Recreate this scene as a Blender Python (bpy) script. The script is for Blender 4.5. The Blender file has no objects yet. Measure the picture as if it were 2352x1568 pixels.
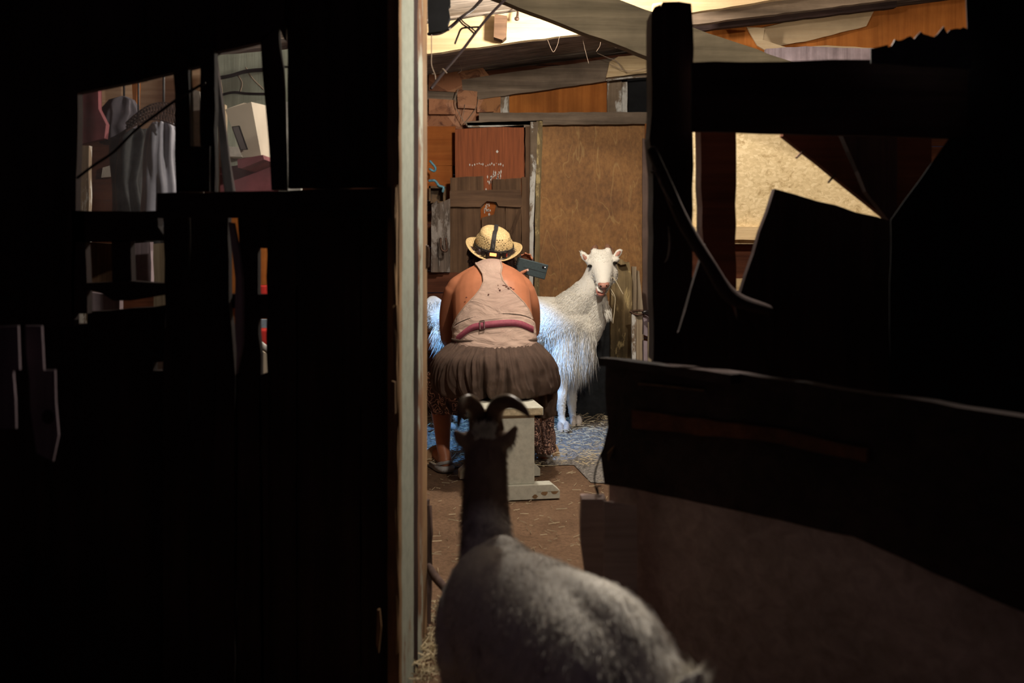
import bpy, bmesh, math, random
import numpy as np
from mathutils import Vector, Matrix, noise
from mathutils.bvhtree import BVHTree
R = random.Random(7)
SC = bpy.context.scene
COL = SC.collection
PI = math.pi

# ------------------------------------------------------------------ camera, world, exposure, lamps
F = 2287.0; CX = 1176.0; HY = 560.0; H = 1.15
cd = bpy.data.cameras.new('camera'); cam = bpy.data.objects.new('camera', cd); COL.objects.link(cam)
cd.sensor_width = 36; cd.lens = F * 36 / 2352
cam.location = (0, 0, H); cam.rotation_euler = (PI / 2, 0, 0)
cd.shift_y = -(784 - HY) / 2352
cd.clip_start = .02
cd.dof.use_dof = True; cd.dof.focus_distance = 5.2; cd.dof.aperture_fstop = 3.2
SC.camera = cam
W = bpy.data.worlds.new('night'); SC.world = W; W.use_nodes = True
W.node_tree.nodes['Background'].inputs[0].default_value = (.27, .19, .27, 1)
W.node_tree.nodes['Background'].inputs[1].default_value = .04
SC.view_settings.view_transform = 'Standard'; SC.view_settings.look = 'None'
SC.view_settings.gamma = 1; SC.view_settings.exposure = 0.0
SC.cycles.max_bounces = 8; SC.cycles.sample_clamp_indirect = 4

def light(name, loc, e, col, size=.04, kind='POINT', rot=None, ang=90, blend=.6):
    l = bpy.data.lights.new(name, kind); l.energy = e; l.color = col; l.shadow_soft_size = size
    if kind == 'SPOT': l.spot_size = math.radians(ang); l.spot_blend = blend
    o = bpy.data.objects.new(name, l); COL.objects.link(o); o.location = loc
    if rot: o.rotation_euler = rot
    return o
BULB = Vector((.25, 4.62, 2.22)); SIDE_FILL = Vector((.60, 2.70, 1.98)); RIGHT_FILL = Vector((2.0, 4.05, 2.15))
light('bulb_light', BULB, 108, (1, .91, .78), .05)
light('side_fill_light', SIDE_FILL, 88, (1, .90, .76), .04)  # added fill, out of view, to brighten jamb, stool front and near goat
light('right_fill_light', RIGHT_FILL, 34, (1, .86, .66), .05)  # added fill, out of view, to brighten the strand board and plywood
HL = Vector((-.10, 5.545, 1.085))

def P(px, py, Y):
    return Vector(((px - CX) / F * Y, Y, H - (py - HY) / F * Y))

# ------------------------------------------------------------------ materials
MATS = {}
def newmat(name):
    m = bpy.data.materials.new(name); m.use_nodes = True
    nt = m.node_tree; b = nt.nodes['Principled BSDF']; return m, nt, b
def N(nt, t, **k):
    n = nt.nodes.new(t)
    for a, v in k.items(): setattr(n, a, v)
    return n
def L(nt, a, b): nt.links.new(a, b)
def ramp(nt, fac, stops, interp='LINEAR'):
    r = N(nt, 'ShaderNodeValToRGB'); r.color_ramp.interpolation = interp
    e = r.color_ramp.elements
    while len(e) < len(stops): e.new(.5)
    for i, (p, c) in enumerate(stops):
        e[i].position = p; e[i].color = (*c, 1) if len(c) == 3 else c
    L(nt, fac, r.inputs[0]); return r
def tex(nt, scale=(1, 1, 1), s=5, detail=6, rough=.6, dist=0, kind='ShaderNodeTexNoise', loc=(0, 0, 0)):
    tc = N(nt, 'ShaderNodeTexCoord'); mp = N(nt, 'ShaderNodeMapping')
    mp.inputs['Scale'].default_value = scale; mp.inputs['Location'].default_value = loc
    L(nt, tc.outputs['Object'], mp.inputs['Vector'])
    n = N(nt, kind); L(nt, mp.outputs[0], n.inputs['Vector'])
    n.inputs['Scale'].default_value = s
    if kind == 'ShaderNodeTexNoise':
        n.inputs['Detail'].default_value = detail; n.inputs['Roughness'].default_value = rough
        n.inputs['Distortion'].default_value = dist
    return n
def mix(nt, f, a, b, mode='MIX'):
    m = N(nt, 'ShaderNodeMix', data_type='RGBA', blend_type=mode)
    if isinstance(f, (int, float)): m.inputs[0].default_value = f
    else: L(nt, f, m.inputs[0])
    for i, v in ((6, a), (7, b)):
        if isinstance(v, tuple): m.inputs[i].default_value = (*v, 1)
        else: L(nt, v, m.inputs[i])
    return m.outputs[2]
def bump(nt, b, h, st=.3, d=.01):
    n = N(nt, 'ShaderNodeBump'); n.inputs['Strength'].default_value = st; n.inputs['Distance'].default_value = d
    L(nt, h, n.inputs['Height']); L(nt, n.outputs[0], b.inputs['Normal'])
def plain(name, c, rough=.7, var=.25, s=12, bmp=.2, metal=0, emit=None, es=0, scale=(1, 1, 1)):
    if name in MATS: return MATS[name]
    m, nt, b = newmat(name)
    n = tex(nt, scale, s)
    lo = tuple(max(0, x * (1 - var)) for x in c); hi = tuple(min(1, x * (1 + var)) for x in c)
    r = ramp(nt, n.outputs['Fac'], [(.3, lo), (.7, hi)])
    L(nt, r.outputs[0], b.inputs['Base Color'])
    b.inputs['Roughness'].default_value = rough; b.inputs['Metallic'].default_value = metal
    b.inputs['Specular IOR Level'].default_value = .3
    if bmp: bump(nt, b, n.outputs['Fac'], bmp, .006)
    if emit: b.inputs['Emission Color'].default_value = (*emit, 1); b.inputs['Emission Strength'].default_value = es
    MATS[name] = m; return m
def wood(name, a, b_, axis='Z', s=1.0, bmp=.35, paint=None, amount=.5, stain=(.4, 1.0), rough=.85, pscale=6):
    if name in MATS: return MATS[name]
    m, nt, b = newmat(name)
    st = {'X': (.6, 14, 14), 'Y': (14, .6, 14), 'Z': (14, 14, .6)}[axis]
    g = tex(nt, tuple(x * s for x in st), 2.2, 9, .65, .6)
    r = ramp(nt, g.outputs['Fac'], [(.28, a), (.5, tuple((x + y) / 2 for x, y in zip(a, b_))), (.72, b_)])
    big = tex(nt, (1, 1, 1), 3.1, 5, .6)
    sr = ramp(nt, big.outputs['Fac'], [(.3, (stain[0],) * 3), (.65, (stain[1],) * 3)])
    c = mix(nt, 1.0, r.outputs[0], sr.outputs[0], 'MULTIPLY')
    if paint:
        pn = tex(nt, {'X': (.35, 1, 1), 'Y': (1, .35, 1), 'Z': (1, 1, .35)}[axis], pscale, 10, .7, .3, loc=(3, 1, 7))
        pr = ramp(nt, pn.outputs['Fac'], [(1 - amount - .02, (0, 0, 0)), (1 - amount + .03, (1, 1, 1))])
        sp = tex(nt, (1, 1, 1), 40, 3, .6)
        pc = ramp(nt, sp.outputs['Fac'], [(.3, tuple(x * .82 for x in paint)), (.6, paint)])
        c = mix(nt, pr.outputs[0], c, pc.outputs[0])
    L(nt, c, b.inputs['Base Color'])
    b.inputs['Roughness'].default_value = rough; b.inputs['Specular IOR Level'].default_value = .2
    bump(nt, b, g.outputs['Fac'], bmp, .006)
    MATS[name] = m; return m

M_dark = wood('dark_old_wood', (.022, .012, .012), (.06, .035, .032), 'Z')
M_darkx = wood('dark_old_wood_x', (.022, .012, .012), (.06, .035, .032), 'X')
M_purple = wood('faded_plank', (.24, .18, .20), (.46, .37, .41), 'Z')
M_gate = wood('gate_board', (.34, .24, .22), (.58, .44, .42), 'X', stain=(.7, 1))
M_cream = wood('cream_paint', (.10, .06, .04), (.22, .14, .085), 'Z', paint=(.23, .245, .205), amount=.62, stain=(.8, 1))
M_cream2 = wood('peeling_paint', (.10, .045, .025), (.22, .12, .065), 'Z', paint=(.27, .285, .24), amount=.47, stain=(.7, 1))
M_edge = wood('raw_edge', (.16, .09, .045), (.34, .21, .11), 'Z')
M_pine = wood('pine_joist', (.48, .33, .17), (.80, .62, .38), 'X', s=.6, stain=(.75, 1))
M_greyx = wood('grey_beam', (.11, .08, .058), (.30, .225, .165), 'X', stain=(.55, 1))
M_brace = wood('brace_beam', (.085, .07, .045), (.22, .18, .12), 'X', s=.7, stain=(.6, 1))
M_roof = wood('roof_boards', (.12, .10, .082), (.56, .46, .38), 'X', stain=(.5, 1.1))
M_brown = wood('barn_door_boards', (.07, .038, .022), (.20, .115, .065), 'Z', stain=(.55, 1))
M_brownx = wood('barn_door_cleat', (.07, .04, .025), (.19, .11, .065), 'X', stain=(.6, 1))
M_orange = wood('orange_board', (.26, .065, .012), (.46, .145, .032), 'X', s=.5, stain=(.6, 1))
M_ply = wood('orange_plywood', (.28, .085, .016), (.52, .18, .038), 'Z', s=.5, stain=(.6, 1))
M_red = wood('red_brown_board', (.07, .022, .012), (.19, .065, .032), 'X', s=.7, stain=(.5, 1))
M_birch = wood('whitish_bark', (.05, .038, .03), (.20, .15, .12), 'Z', paint=(.27, .235, .21), amount=.5)
M_whitepost = wood('flaky_white', (.16, .11, .07), (.32, .24, .17), 'Z', paint=(.58, .56, .52), amount=.52, pscale=9)
M_whitex = wood('flaky_white_x', (.16, .11, .07), (.32, .24, .17), 'X', paint=(.50, .48, .44), amount=.5, pscale=9)
M_moss = wood('mossy_post', (.12, .085, .04), (.40, .29, .15), 'Z', paint=(.50, .38, .18), amount=.42, pscale=14)
M_stool = wood('stool_paint', (.34, .26, .15), (.5, .4, .26), 'Z', paint=(.54, .535, .46), amount=.80, stain=(.93, 1), pscale=4, bmp=.1)
M_endgrain = plain('end_grain', (.52, .44, .30), .8, .3, 60, .3)
M_grass = wood('pale_plank', (.22, .16, .10), (.46, .37, .26), 'Z', stain=(.7, 1))

def panel_mat():
    m, nt, b = newmat('scuffed_brown_panel')
    a = tex(nt, (1, 1, 1), 1.6, 7, .62); f = tex(nt, (1, 1, .6), 45, 5, .7)
    r = ramp(nt, a.outputs['Fac'], [(.32, (.17, .075, .026)), (.5, (.29, .135, .042)), (.7, (.42, .205, .065))])
    fr = ramp(nt, f.outputs['Fac'], [(.35, (.72,) * 3), (.65, (1.15,) * 3)])
    c = mix(nt, 1, r.outputs[0], fr.outputs[0], 'MULTIPLY')
    sc = tex(nt, (1, 1, .35), 6, 2, .5, 1.2)
    sr = ramp(nt, sc.outputs['Fac'], [(.485, (0, 0, 0)), (.495, (.35, .35, .35)), (.505, (0, 0, 0))])
    c = mix(nt, sr.outputs[0], c, (.55, .36, .14))
    L(nt, c, b.inputs['Base Color']); b.inputs['Roughness'].default_value = .75
    bump(nt, b, f.outputs['Fac'], .15, .004); return m
M_panel = panel_mat()
def osb_mat():
    m, nt, b = newmat('strand_board')
    v = tex(nt, (1, 1, 1.6), 60, kind='ShaderNodeTexVoronoi'); n = tex(nt, (1, 1, 1), 16, 8, .72, .6)
    r = ramp(nt, v.outputs['Color'], [(.2, (.54, .42, .24)), (.6, (.62, .49, .29)), (.9, (.70, .57, .36))])
    r2 = ramp(nt, n.outputs['Fac'], [(.33, (.62, .56, .45)), (.46, (1, 1, 1))])
    c = mix(nt, 1, r.outputs[0], r2.outputs[0], 'MULTIPLY')
    L(nt, c, b.inputs['Base Color']); b.inputs['Roughness'].default_value = .8
    bump(nt, b, n.outputs['Fac'], .15, .003); return m
M_osb = osb_mat()
def shingle_mat():
    m, nt, b = newmat('patchwork_reddish')
    v = tex(nt, (1, 1, 1.5), 5, kind='ShaderNodeTexVoronoi'); n = tex(nt, (1, 1, 1), 9, 7, .65, 1)
    r = ramp(nt, v.outputs['Color'], [(.1, (.20, .075, .035)), (.4, (.36, .15, .07)), (.6, (.42, .20, .11)), (.9, (.30, .12, .03))])
    r2 = ramp(nt, n.outputs['Fac'], [(.36, (.35, .3, .3)), (.5, (1, 1, 1))])
    c = mix(nt, 1, r.outputs[0], r2.outputs[0], 'MULTIPLY')
    L(nt, c, b.inputs['Base Color']); b.inputs['Roughness'].default_value = .85
    bump(nt, b, n.outputs['Fac'], .4, .01); return m
M_patch = shingle_mat()
def floor_mat():
    m, nt, b = newmat('trodden_earth')
    a = tex(nt, (1, 1, 1), 3, 9, .65); f = tex(nt, (1, 1, 1), 60, 6, .7)
    r = ramp(nt, a.outputs['Fac'], [(.3, (.125, .075, .047)), (.7, (.21, .13, .082))])
    fr = ramp(nt, f.outputs['Fac'], [(.3, (.6,) * 3), (.6, (1.1,) * 3)])
    L(nt, mix(nt, 1, r.outputs[0], fr.outputs[0], 'MULTIPLY'), b.inputs['Base Color'])
    b.inputs['Roughness'].default_value = .95; b.inputs['Specular IOR Level'].default_value = .1
    bump(nt, b, f.outputs['Fac'], .5, .01); return m
M_floor = floor_mat()
M_litter = plain('litter', (.18, .165, .15), .95, .75, 70, 1.0)
M_straw = plain('straw', (.50, .42, .28), .7, .4, 8, 0)
M_black = plain('black_sheet', (.025, .027, .03), .55, .5, 20, .3)
M_skin = plain('tanned_skin', (.385, .145, .075), .42, .12, 9, .05)
M_nail = plain('nail', (.65, .42, .36), .3, .05, 9, 0)
M_hair = plain('dark_brown_hair', (.035, .02, .018), .45, .6, 60, .6)
M_horn = plain('horn', (.16, .10, .065), .32, .35, 30, .3)
M_pink = plain('pink_nose', (.42, .20, .15), .4, .25, 60, .2)
M_pinkin = plain('mouth_inside', (.50, .20, .15), .35, .15, 30, .1)
M_eye = plain('eye_black', (.01, .008, .006), .1, .1, 5, 0)
M_hoof = plain('hoof', (.42, .37, .33), .6, .3, 40, .2)
M_cable = plain('black_cable', (.014, .008, .010), .35, .3, 30, .1)
M_web = plain('cobweb_thread', (.26, .19, .14), .8, .2, 20, 0)
M_metal = plain('rusty_metal', (.09, .05, .035), .5, .5, 50, .3, .6)
M_phone = plain('dark_teal_case', (.035, .052, .058), .6, .15, 80, .15)
M_gloss = plain('black_plastic', (.016, .013, .014), .25, .2, 30, .05)
M_strap = plain('woven_black_strap', (.025, .022, .022), .7, .4, 120, .3)
M_redlens = plain('red_tail_lens', (.9, .12, .05), .3, .05, 5, 0, 0, (1, .20, .06), 4.5)
M_reddim = plain('dim_red_lens', (.35, .03, .02), .3, .2, 5, 0, 0, (1, .05, .02), .15)
M_belt = plain('maroon_webbing', (.25, .055, .085), .7, .15, 90, .2)
M_buckle = plain('buckle', (.10, .05, .05), .35, .2, 30, .1)
M_farplank = wood('shadowed_plank_wood', (.13, .095, .11), (.26, .20, .23), 'Z')
M_peach = wood('peach_boards', (.55, .34, .22), (.80, .56, .38), 'X', stain=(.7, 1))
M_hatch = plain('near_black', (.006, .006, .007), .9, .4, 20, .1)  # near-black holds the darkness of the opening; also used on two boards
M_sandal = plain('grey_sandal', (.34, .33, .33), .6, .2, 25, .15)
M_tan = plain('tan_insole', (.42, .26, .14), .6, .2, 25, .15)
M_glassw = plain('bulb_glow', (1, .95, .85), .3, 0, 5, 0, 0, (1, .88, .68), 60)
M_tarp = plain('grey_plastic_sack', (.30, .30, .36), .5, .3, 6, .4)
M_cloth = plain('charcoal_cloth', (.10, .09, .11), .9, .3, 10, .4)
M_maroon = plain('maroon_cloth', (.20, .06, .07), .9, .3, 10, .4)
M_carton = plain('pale_carton', (.52, .45, .36), .75, .06, 6, .05)
M_label = plain('grey_label', (.14, .12, .12), .6, .1, 30, 0)
M_ink = plain('label_ink', (.01, .01, .01), .6, .1, 30, 0)
M_green = wood('pale_green_boards', (.30, .33, .27), (.46, .50, .42), 'Z', stain=(.65, 1))
M_redplast = plain('red_plastic', (.55, .04, .035), .35, .1, 10, 0)
M_white = plain('chipped_white', (.62, .60, .56), .7, .2, 30, .2)
M_blue = plain('blue_twine', (.12, .28, .36), .6, .4, 60, .2)
M_paper = wood('torn_paper', (.42, .30, .18), (.52, .40, .26), 'X', stain=(.7, 1))
M_bark = wood('bark_post', (.05, .03, .028), (.19, .12, .10), 'Z', bmp=.8)

def goat_mat(name, light_, dark, lo, hi):
    m, nt, b = newmat(name)
    n = tex(nt, (1, 1, 1), 4.5, 6, .65); f = tex(nt, (1, 1, .4), 90, 4, .6)
    r = ramp(nt, n.outputs['Fac'], [(lo, dark), (hi, light_)])
    L(nt, r.outputs[0], b.inputs['Base Color']); b.inputs['Roughness'].default_value = .85
    b.inputs['Specular IOR Level'].default_value = .15
    bump(nt, b, f.outputs['Fac'], .4, .004); return m
M_goat = goat_mat('white_goat_coat', (.80, .77, .70), (.66, .60, .52), .25, .5)
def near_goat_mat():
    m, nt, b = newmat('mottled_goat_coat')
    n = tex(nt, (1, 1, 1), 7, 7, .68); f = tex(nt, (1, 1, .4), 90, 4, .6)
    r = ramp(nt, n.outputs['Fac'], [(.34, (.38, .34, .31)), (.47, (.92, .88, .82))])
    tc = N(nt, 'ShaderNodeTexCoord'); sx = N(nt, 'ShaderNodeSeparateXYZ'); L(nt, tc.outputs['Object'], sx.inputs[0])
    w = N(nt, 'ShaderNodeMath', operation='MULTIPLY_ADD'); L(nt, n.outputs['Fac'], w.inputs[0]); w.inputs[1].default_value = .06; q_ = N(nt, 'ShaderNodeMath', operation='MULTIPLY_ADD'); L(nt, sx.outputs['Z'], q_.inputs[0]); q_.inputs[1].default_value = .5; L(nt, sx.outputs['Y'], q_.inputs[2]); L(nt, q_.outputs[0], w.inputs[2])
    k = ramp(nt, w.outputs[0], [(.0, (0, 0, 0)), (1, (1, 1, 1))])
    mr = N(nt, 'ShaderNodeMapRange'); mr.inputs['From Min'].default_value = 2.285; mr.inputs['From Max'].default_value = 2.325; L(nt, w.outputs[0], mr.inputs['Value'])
    c = mix(nt, mr.outputs[0], r.outputs[0], (.34, .24, .18))   # coat blends to darker brown towards neck and nape
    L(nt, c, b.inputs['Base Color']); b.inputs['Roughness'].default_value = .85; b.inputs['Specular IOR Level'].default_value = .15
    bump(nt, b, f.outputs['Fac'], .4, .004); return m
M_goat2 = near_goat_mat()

def top_mat():
    m, nt, b = newmat('dusty_pink_jersey')
    n = tex(nt, (1, 1, 1), 5, 5, .6); f = tex(nt, (1, .3, 2.4), 7, 4, .5, 1.4)
    r = ramp(nt, n.outputs['Fac'], [(.3, (.32, .215, .175)), (.7, (.43, .31, .25))])
    h = tex(nt, (1, 1, 1), 26, 2, .5, 0, 'ShaderNodeTexVoronoi', loc=(.9, 0, .2))
    c = r.outputs[0]
    L(nt, c, b.inputs['Base Color']); b.inputs['Roughness'].default_value = .9
    bump(nt, b, f.outputs['Fac'], .7, .02); return m
M_top = top_mat()
M_stain = plain('hole_edge', (.07, .02, .015), .9, .4, 40, 0)
M_binding = plain('top_binding', (.33, .23, .18), .9, .15, 60, .2)
M_skirt = plain('brown_crinkle_cotton', (.072, .045, .034), .95, .22, 30, .6, scale=(1, 1, .25))
def pais_mat():
    m, nt, b = newmat('paisley_print')
    v = tex(nt, (1, 1, 1), 24, kind='ShaderNodeTexVoronoi'); n = tex(nt, (1, 1, 1), 10, 2, .5, 6)
    w = N(nt, 'ShaderNodeTexWave', wave_type='RINGS'); tc = N(nt, 'ShaderNodeTexCoord')
    L(nt, tc.outputs['Object'], w.inputs[0]); w.inputs['Scale'].default_value = 8
    w.inputs['Distortion'].default_value = 16; w.inputs['Detail'].default_value = 2; w.inputs['Detail Scale'].default_value = 2.2
    r = ramp(nt, w.outputs['Fac'], [(.52, (.09, .05, .045)), (.60, (.75, .47, .38)), (.84, (.75, .47, .38)), (.9, (.08, .045, .04))])
    vr = ramp(nt, v.outputs['Distance'], [(.12, (1, 1, 1)), (.2, (0, 0, 0))])
    c = mix(nt, vr.outputs[0], r.outputs[0], (.62, .40, .30))
    L(nt, c, b.inputs['Base Color']); b.inputs['Roughness'].default_value = .95; return m
M_pais = pais_mat()
def hat_mat():
    m, nt, b = newmat('woven_straw_hat')
    tc = N(nt, 'ShaderNodeTexCoord')
    w = tex(nt, (1, 1, 2.2), 110, 3, .6)
    r = ramp(nt, w.outputs['Fac'], [(.3, (.36, .23, .09)), (.6, (.68, .50, .25))])
    L(nt, r.outputs[0], b.inputs['Base Color']); b.inputs['Roughness'].default_value = .7
    bump(nt, b, w.outputs['Fac'], .7, .004); return m
M_hat = hat_mat()
M_hole = plain('hat_hole', (.02, .012, .008), .9, .1, 9, 0)
def glass_mat():
    m, nt, b = newmat('dusty_glass')
    for n in list(nt.nodes):
        if n != nt.nodes.get('Material Output') and n.type != 'OUTPUT_MATERIAL': nt.nodes.remove(n)
    out = [n for n in nt.nodes if n.type == 'OUTPUT_MATERIAL'][0]
    tr = N(nt, 'ShaderNodeBsdfTransparent'); df = N(nt, 'ShaderNodeBsdfTranslucent'); gl = N(nt, 'ShaderNodeBsdfGlossy')
    df.inputs[0].default_value = (.6, .58, .62, 1); gl.inputs['Roughness'].default_value = .05
    n = tex(nt, (1, 1, 1), 4, 7, .65); r = ramp(nt, n.outputs['Fac'], [(.35, (.004,) * 3), (.75, (.035,) * 3)])
    a = N(nt, 'ShaderNodeMixShader'); L(nt, r.outputs[0], a.inputs[0]); L(nt, tr.outputs[0], a.inputs[1]); L(nt, df.outputs[0], a.inputs[2])
    c = N(nt, 'ShaderNodeMixShader'); c.inputs[0].default_value = .03; L(nt, a.outputs[0], c.inputs[1]); L(nt, gl.outputs[0], c.inputs[2])
    L(nt, c.outputs[0], out.inputs[0]); return m
M_glass = glass_mat()

# ------------------------------------------------------------------ object helpers
def tag(o, label=None, cat=None, group=None, kind=None):
    if label: o['label'] = label
    if cat: o['category'] = cat
    if group: o['group'] = group
    if kind: o['kind'] = kind
    return o
def empty(name, loc, label=None, cat=None, group=None, kind=None):
    o = bpy.data.objects.new(name, None); COL.objects.link(o); o.location = loc; o.empty_display_size = .1
    return tag(o, label, cat, group, kind)
def link(name, me, mat, parent=None, smooth=False):
    if mat and not me.materials:
        for mm in (mat if isinstance(mat, (list, tuple)) else [mat]): me.materials.append(mm)
    o = bpy.data.objects.new(name, me); COL.objects.link(o)
    if parent:
        o.parent = parent; o.matrix_parent_inverse = Matrix.Translation(-Vector(parent.location))
    if smooth: me.polygons.foreach_set('use_smooth', [True] * len(me.polygons))
    return o
def from_bm(name, bm, mat, parent=None, smooth=False):
    bmesh.ops.recalc_face_normals(bm, faces=bm.faces)
    me = bpy.data.meshes.new(name); bm.to_mesh(me); bm.free()
    return link(name, me, mat, parent, smooth)
def add_slab(bm, pts, t=.02, jit=.002, step=.05, d=Vector((0, 1, 0))):
    """outline pts (world, roughly frontal) extruded by t along d, edges worn"""
    out = []
    n = len(pts)
    for i in range(n):
        a, b = pts[i], pts[(i + 1) % n]; L_ = (b - a).length
        k = max(1, int(L_ / step)) if jit else 1
        for j in range(k):
            p = a.lerp(b, j / k)
            jj = jit * (.3 if j == 0 else 1)
            out.append(p + Vector((R.uniform(-jj, jj), 0, R.uniform(-jj, jj))))
    f = [bm.verts.new(p) for p in out]; bk = [bm.verts.new(p + d * t) for p in out]
    f1 = bm.faces.new(f); f2 = bm.faces.new(bk[::-1]); f1.normal_update(); f2.normal_update()
    m = len(out)
    for i in range(m): bm.faces.new((f[i], bk[i], bk[(i + 1) % m], f[(i + 1) % m]))
    bmesh.ops.triangulate(bm, faces=[f1, f2], ngon_method='EAR_CLIP')
def slab(name, pp, Y, t, mat, parent=None, jit=.002, **k):
    bm = bmesh.new(); ys = Y if isinstance(Y, (list, tuple)) else [Y] * len(pp)
    add_slab(bm, [P(x, y, yy) for (x, y), yy in zip(pp, ys)], t, jit)
    o = from_bm(name, bm, mat, parent)
    if k: tag(o, **k)
    return o
def rect(x0, y0, x1, y1): return [(x0, y0), (x1, y0), (x1, y1), (x0, y1)]
def add_beam(bm, p0, p1, w, h, jit=.002, up=Vector((0, 0, 1)), step=.07, w1=None, h1=None):
    p0, p1 = Vector(p0), Vector(p1); ax = (p1 - p0); Ln = ax.length; ax.normalize()
    s = ax.cross(up).normalized(); u = s.cross(ax)
    k = max(1, int(Ln / step)); rings = []
    for i in range(k + 1):
        f = i / k; c = p0.lerp(p1, f); ww = w + ((w1 or w) - w) * f; hh = h + ((h1 or h) - h) * f
        rings.append([bm.verts.new(c + s * (a * ww / 2 + R.uniform(-jit, jit)) + u * (b * hh / 2 + R.uniform(-jit, jit)))
                      for a, b in ((-1, -1), (0, -1), (1, -1), (1, 0), (1, 1), (0, 1), (-1, 1), (-1, 0))])
    for i in range(k):
        for j in range(8): bm.faces.new((rings[i][j], rings[i][(j + 1) % 8], rings[i + 1][(j + 1) % 8], rings[i + 1][j]))
    bm.faces.new(rings[0][::-1]); bm.faces.new(rings[-1])
def beam(name, p0, p1, w, h, mat, parent=None, **k):
    bm = bmesh.new(); kk = {a: k.pop(a) for a in ('jit', 'up', 'w1', 'h1') if a in k}
    add_beam(bm, p0, p1, w, h, **kk); o = from_bm(name, bm, mat, parent)
    if k: tag(o, **k)
    return o
def spline(pts, n=6):
    pts = [Vector(p) for p in pts]
    q = [pts[0] * 2 - pts[1]] + pts + [pts[-1] * 2 - pts[-2]]; out = []
    for i in range(1, len(q) - 2):
        for j in range(n):
            t = j / n; a, b, c, d = q[i - 1], q[i], q[i + 1], q[i + 2]
            out.append(.5 * ((2 * b) + (c - a) * t + (2 * a - 5 * b + 4 * c - d) * t * t + (3 * b - a - 3 * c + d) * t ** 3))
    out.append(pts[-1]); return out
def interp(vals, n=6):
    out = []
    for i in range(len(vals) - 1):
        for j in range(n): out.append(vals[i] + (vals[i + 1] - vals[i]) * j / n)
    out.append(vals[-1]); return out
def add_tube(bm, pts, rad, sides=10, n=6, flat=None, hint=Vector((0, 1, .01)), smooth=True, caps=True, twist=None):
    """rad: number, list of numbers, or list of (a, b): a along side vector, b along the other"""
    m = len(pts)
    if not isinstance(rad, (list, tuple)): rad = [rad] * m
    rad = [(r, r) if not isinstance(r, (list, tuple)) else r for r in rad]
    if smooth and m > 1:
        c = spline(pts, n); ra = interp([r[0] for r in rad], n); rb = interp([r[1] for r in rad], n)
    else: c = [Vector(p) for p in pts]; ra = [r[0] for r in rad]; rb = [r[1] for r in rad]
    rings = []
    k = len(c)
    for i in range(k):
        t = (c[min(i + 1, k - 1)] - c[max(i - 1, 0)]).normalized()
        s = t.cross(hint)
        if s.length < 1e-4: s = t.cross(Vector((1, 0, 0)))
        s.normalize(); u = s.cross(t).normalized()
        ring = [bm.verts.new(c[i] + s * math.cos(a) * ra[i] + u * math.sin(a) * rb[i])
                for a in (2 * PI * j / sides for j in range(sides))]
        rings.append(ring)
    for i in range(k - 1):
        for j in range(sides): bm.faces.new((rings[i][j], rings[i][(j + 1) % sides], rings[i + 1][(j + 1) % sides], rings[i + 1][j]))
    if caps:
        for ring, e, sgn in ((rings[0], 0, -1), (rings[-1], k - 1, 1)):
            t = (c[min(e + 1, k - 1)] - c[max(e - 1, 0)]).normalized() * sgn
            r = min(ra[e], rb[e])
            r2 = [bm.verts.new(c[e] + (v.co - c[e]) * .72 + t * r * .55) for v in ring]
            for j in range(sides): bm.faces.new((ring[j], ring[(j + 1) % sides], r2[(j + 1) % sides], r2[j]))
            v = bm.verts.new(c[e] + t * r * .85)
            for j in range(sides): bm.faces.new((r2[j], r2[(j + 1) % sides], v))
def tube(name, pts, rad, mat, parent=None, sides=8, n=6, **k):
    bm = bmesh.new(); add_tube(bm, pts, rad, sides, n); o = from_bm(name, bm, mat, parent, True)
    if k: tag(o, **k)
    return o
def add_ell(bm, c, r, rot=None, seg=20):
    g = bmesh.ops.create_uvsphere(bm, u_segments=seg, v_segments=seg // 2 + 2, radius=1)
    m = Matrix.Translation(Vector(c)) @ (rot.to_4x4() if rot else Matrix.Identity(4)) @ Matrix.Diagonal((*r, 1))
    bmesh.ops.transform(bm, matrix=m, verts=g['verts'])
def rotxyz(x=0, y=0, z=0):
    return (Matrix.Rotation(math.radians(z), 3, 'Z') @ Matrix.Rotation(math.radians(y), 3, 'Y') @ Matrix.Rotation(math.radians(x), 3, 'X'))
def remesh(bm, voxel, smooth=4):
    """union of the closed shapes in bm as one continuous skin"""
    bmesh.ops.recalc_face_normals(bm, faces=bm.faces)
    me = bpy.data.meshes.new('tmp'); bm.to_mesh(me); bm.free()
    o = bpy.data.objects.new('tmp', me); COL.objects.link(o)
    m = o.modifiers.new('r', 'REMESH'); m.mode = 'VOXEL'; m.voxel_size = voxel; m.use_smooth_shade = True
    s = o.modifiers.new('s', 'SMOOTH'); s.factor = .5; s.iterations = smooth
    dg = bpy.context.evaluated_depsgraph_get(); dg.update()
    r = bpy.data.meshes.new_from_object(o.evaluated_get(dg))
    bpy.data.objects.remove(o); bpy.data.meshes.remove(me)
    return r
def box(name, c, s, mat, parent=None, rot=None, bev=.003, **k):
    bm = bmesh.new(); bmesh.ops.create_cube(bm, size=1)
    bmesh.ops.scale(bm, vec=s, verts=bm.verts)
    if bev: bmesh.ops.bevel(bm, geom=bm.edges[:], offset=bev, segments=2, affect='EDGES', profile=.5)
    m = Matrix.Translation(Vector(c)) @ (rot.to_4x4() if rot else Matrix.Identity(4))
    bmesh.ops.transform(bm, matrix=m, verts=bm.verts)
    o = from_bm(name, bm, mat, parent)
    if k: tag(o, **k)
    return o
def mesh_raw(name, V, Fc, mat, parent=None, smooth=False):
    me = bpy.data.meshes.new(name); me.from_pydata(V, [], Fc); me.update()
    return link(name, me, mat, parent, smooth)
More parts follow.
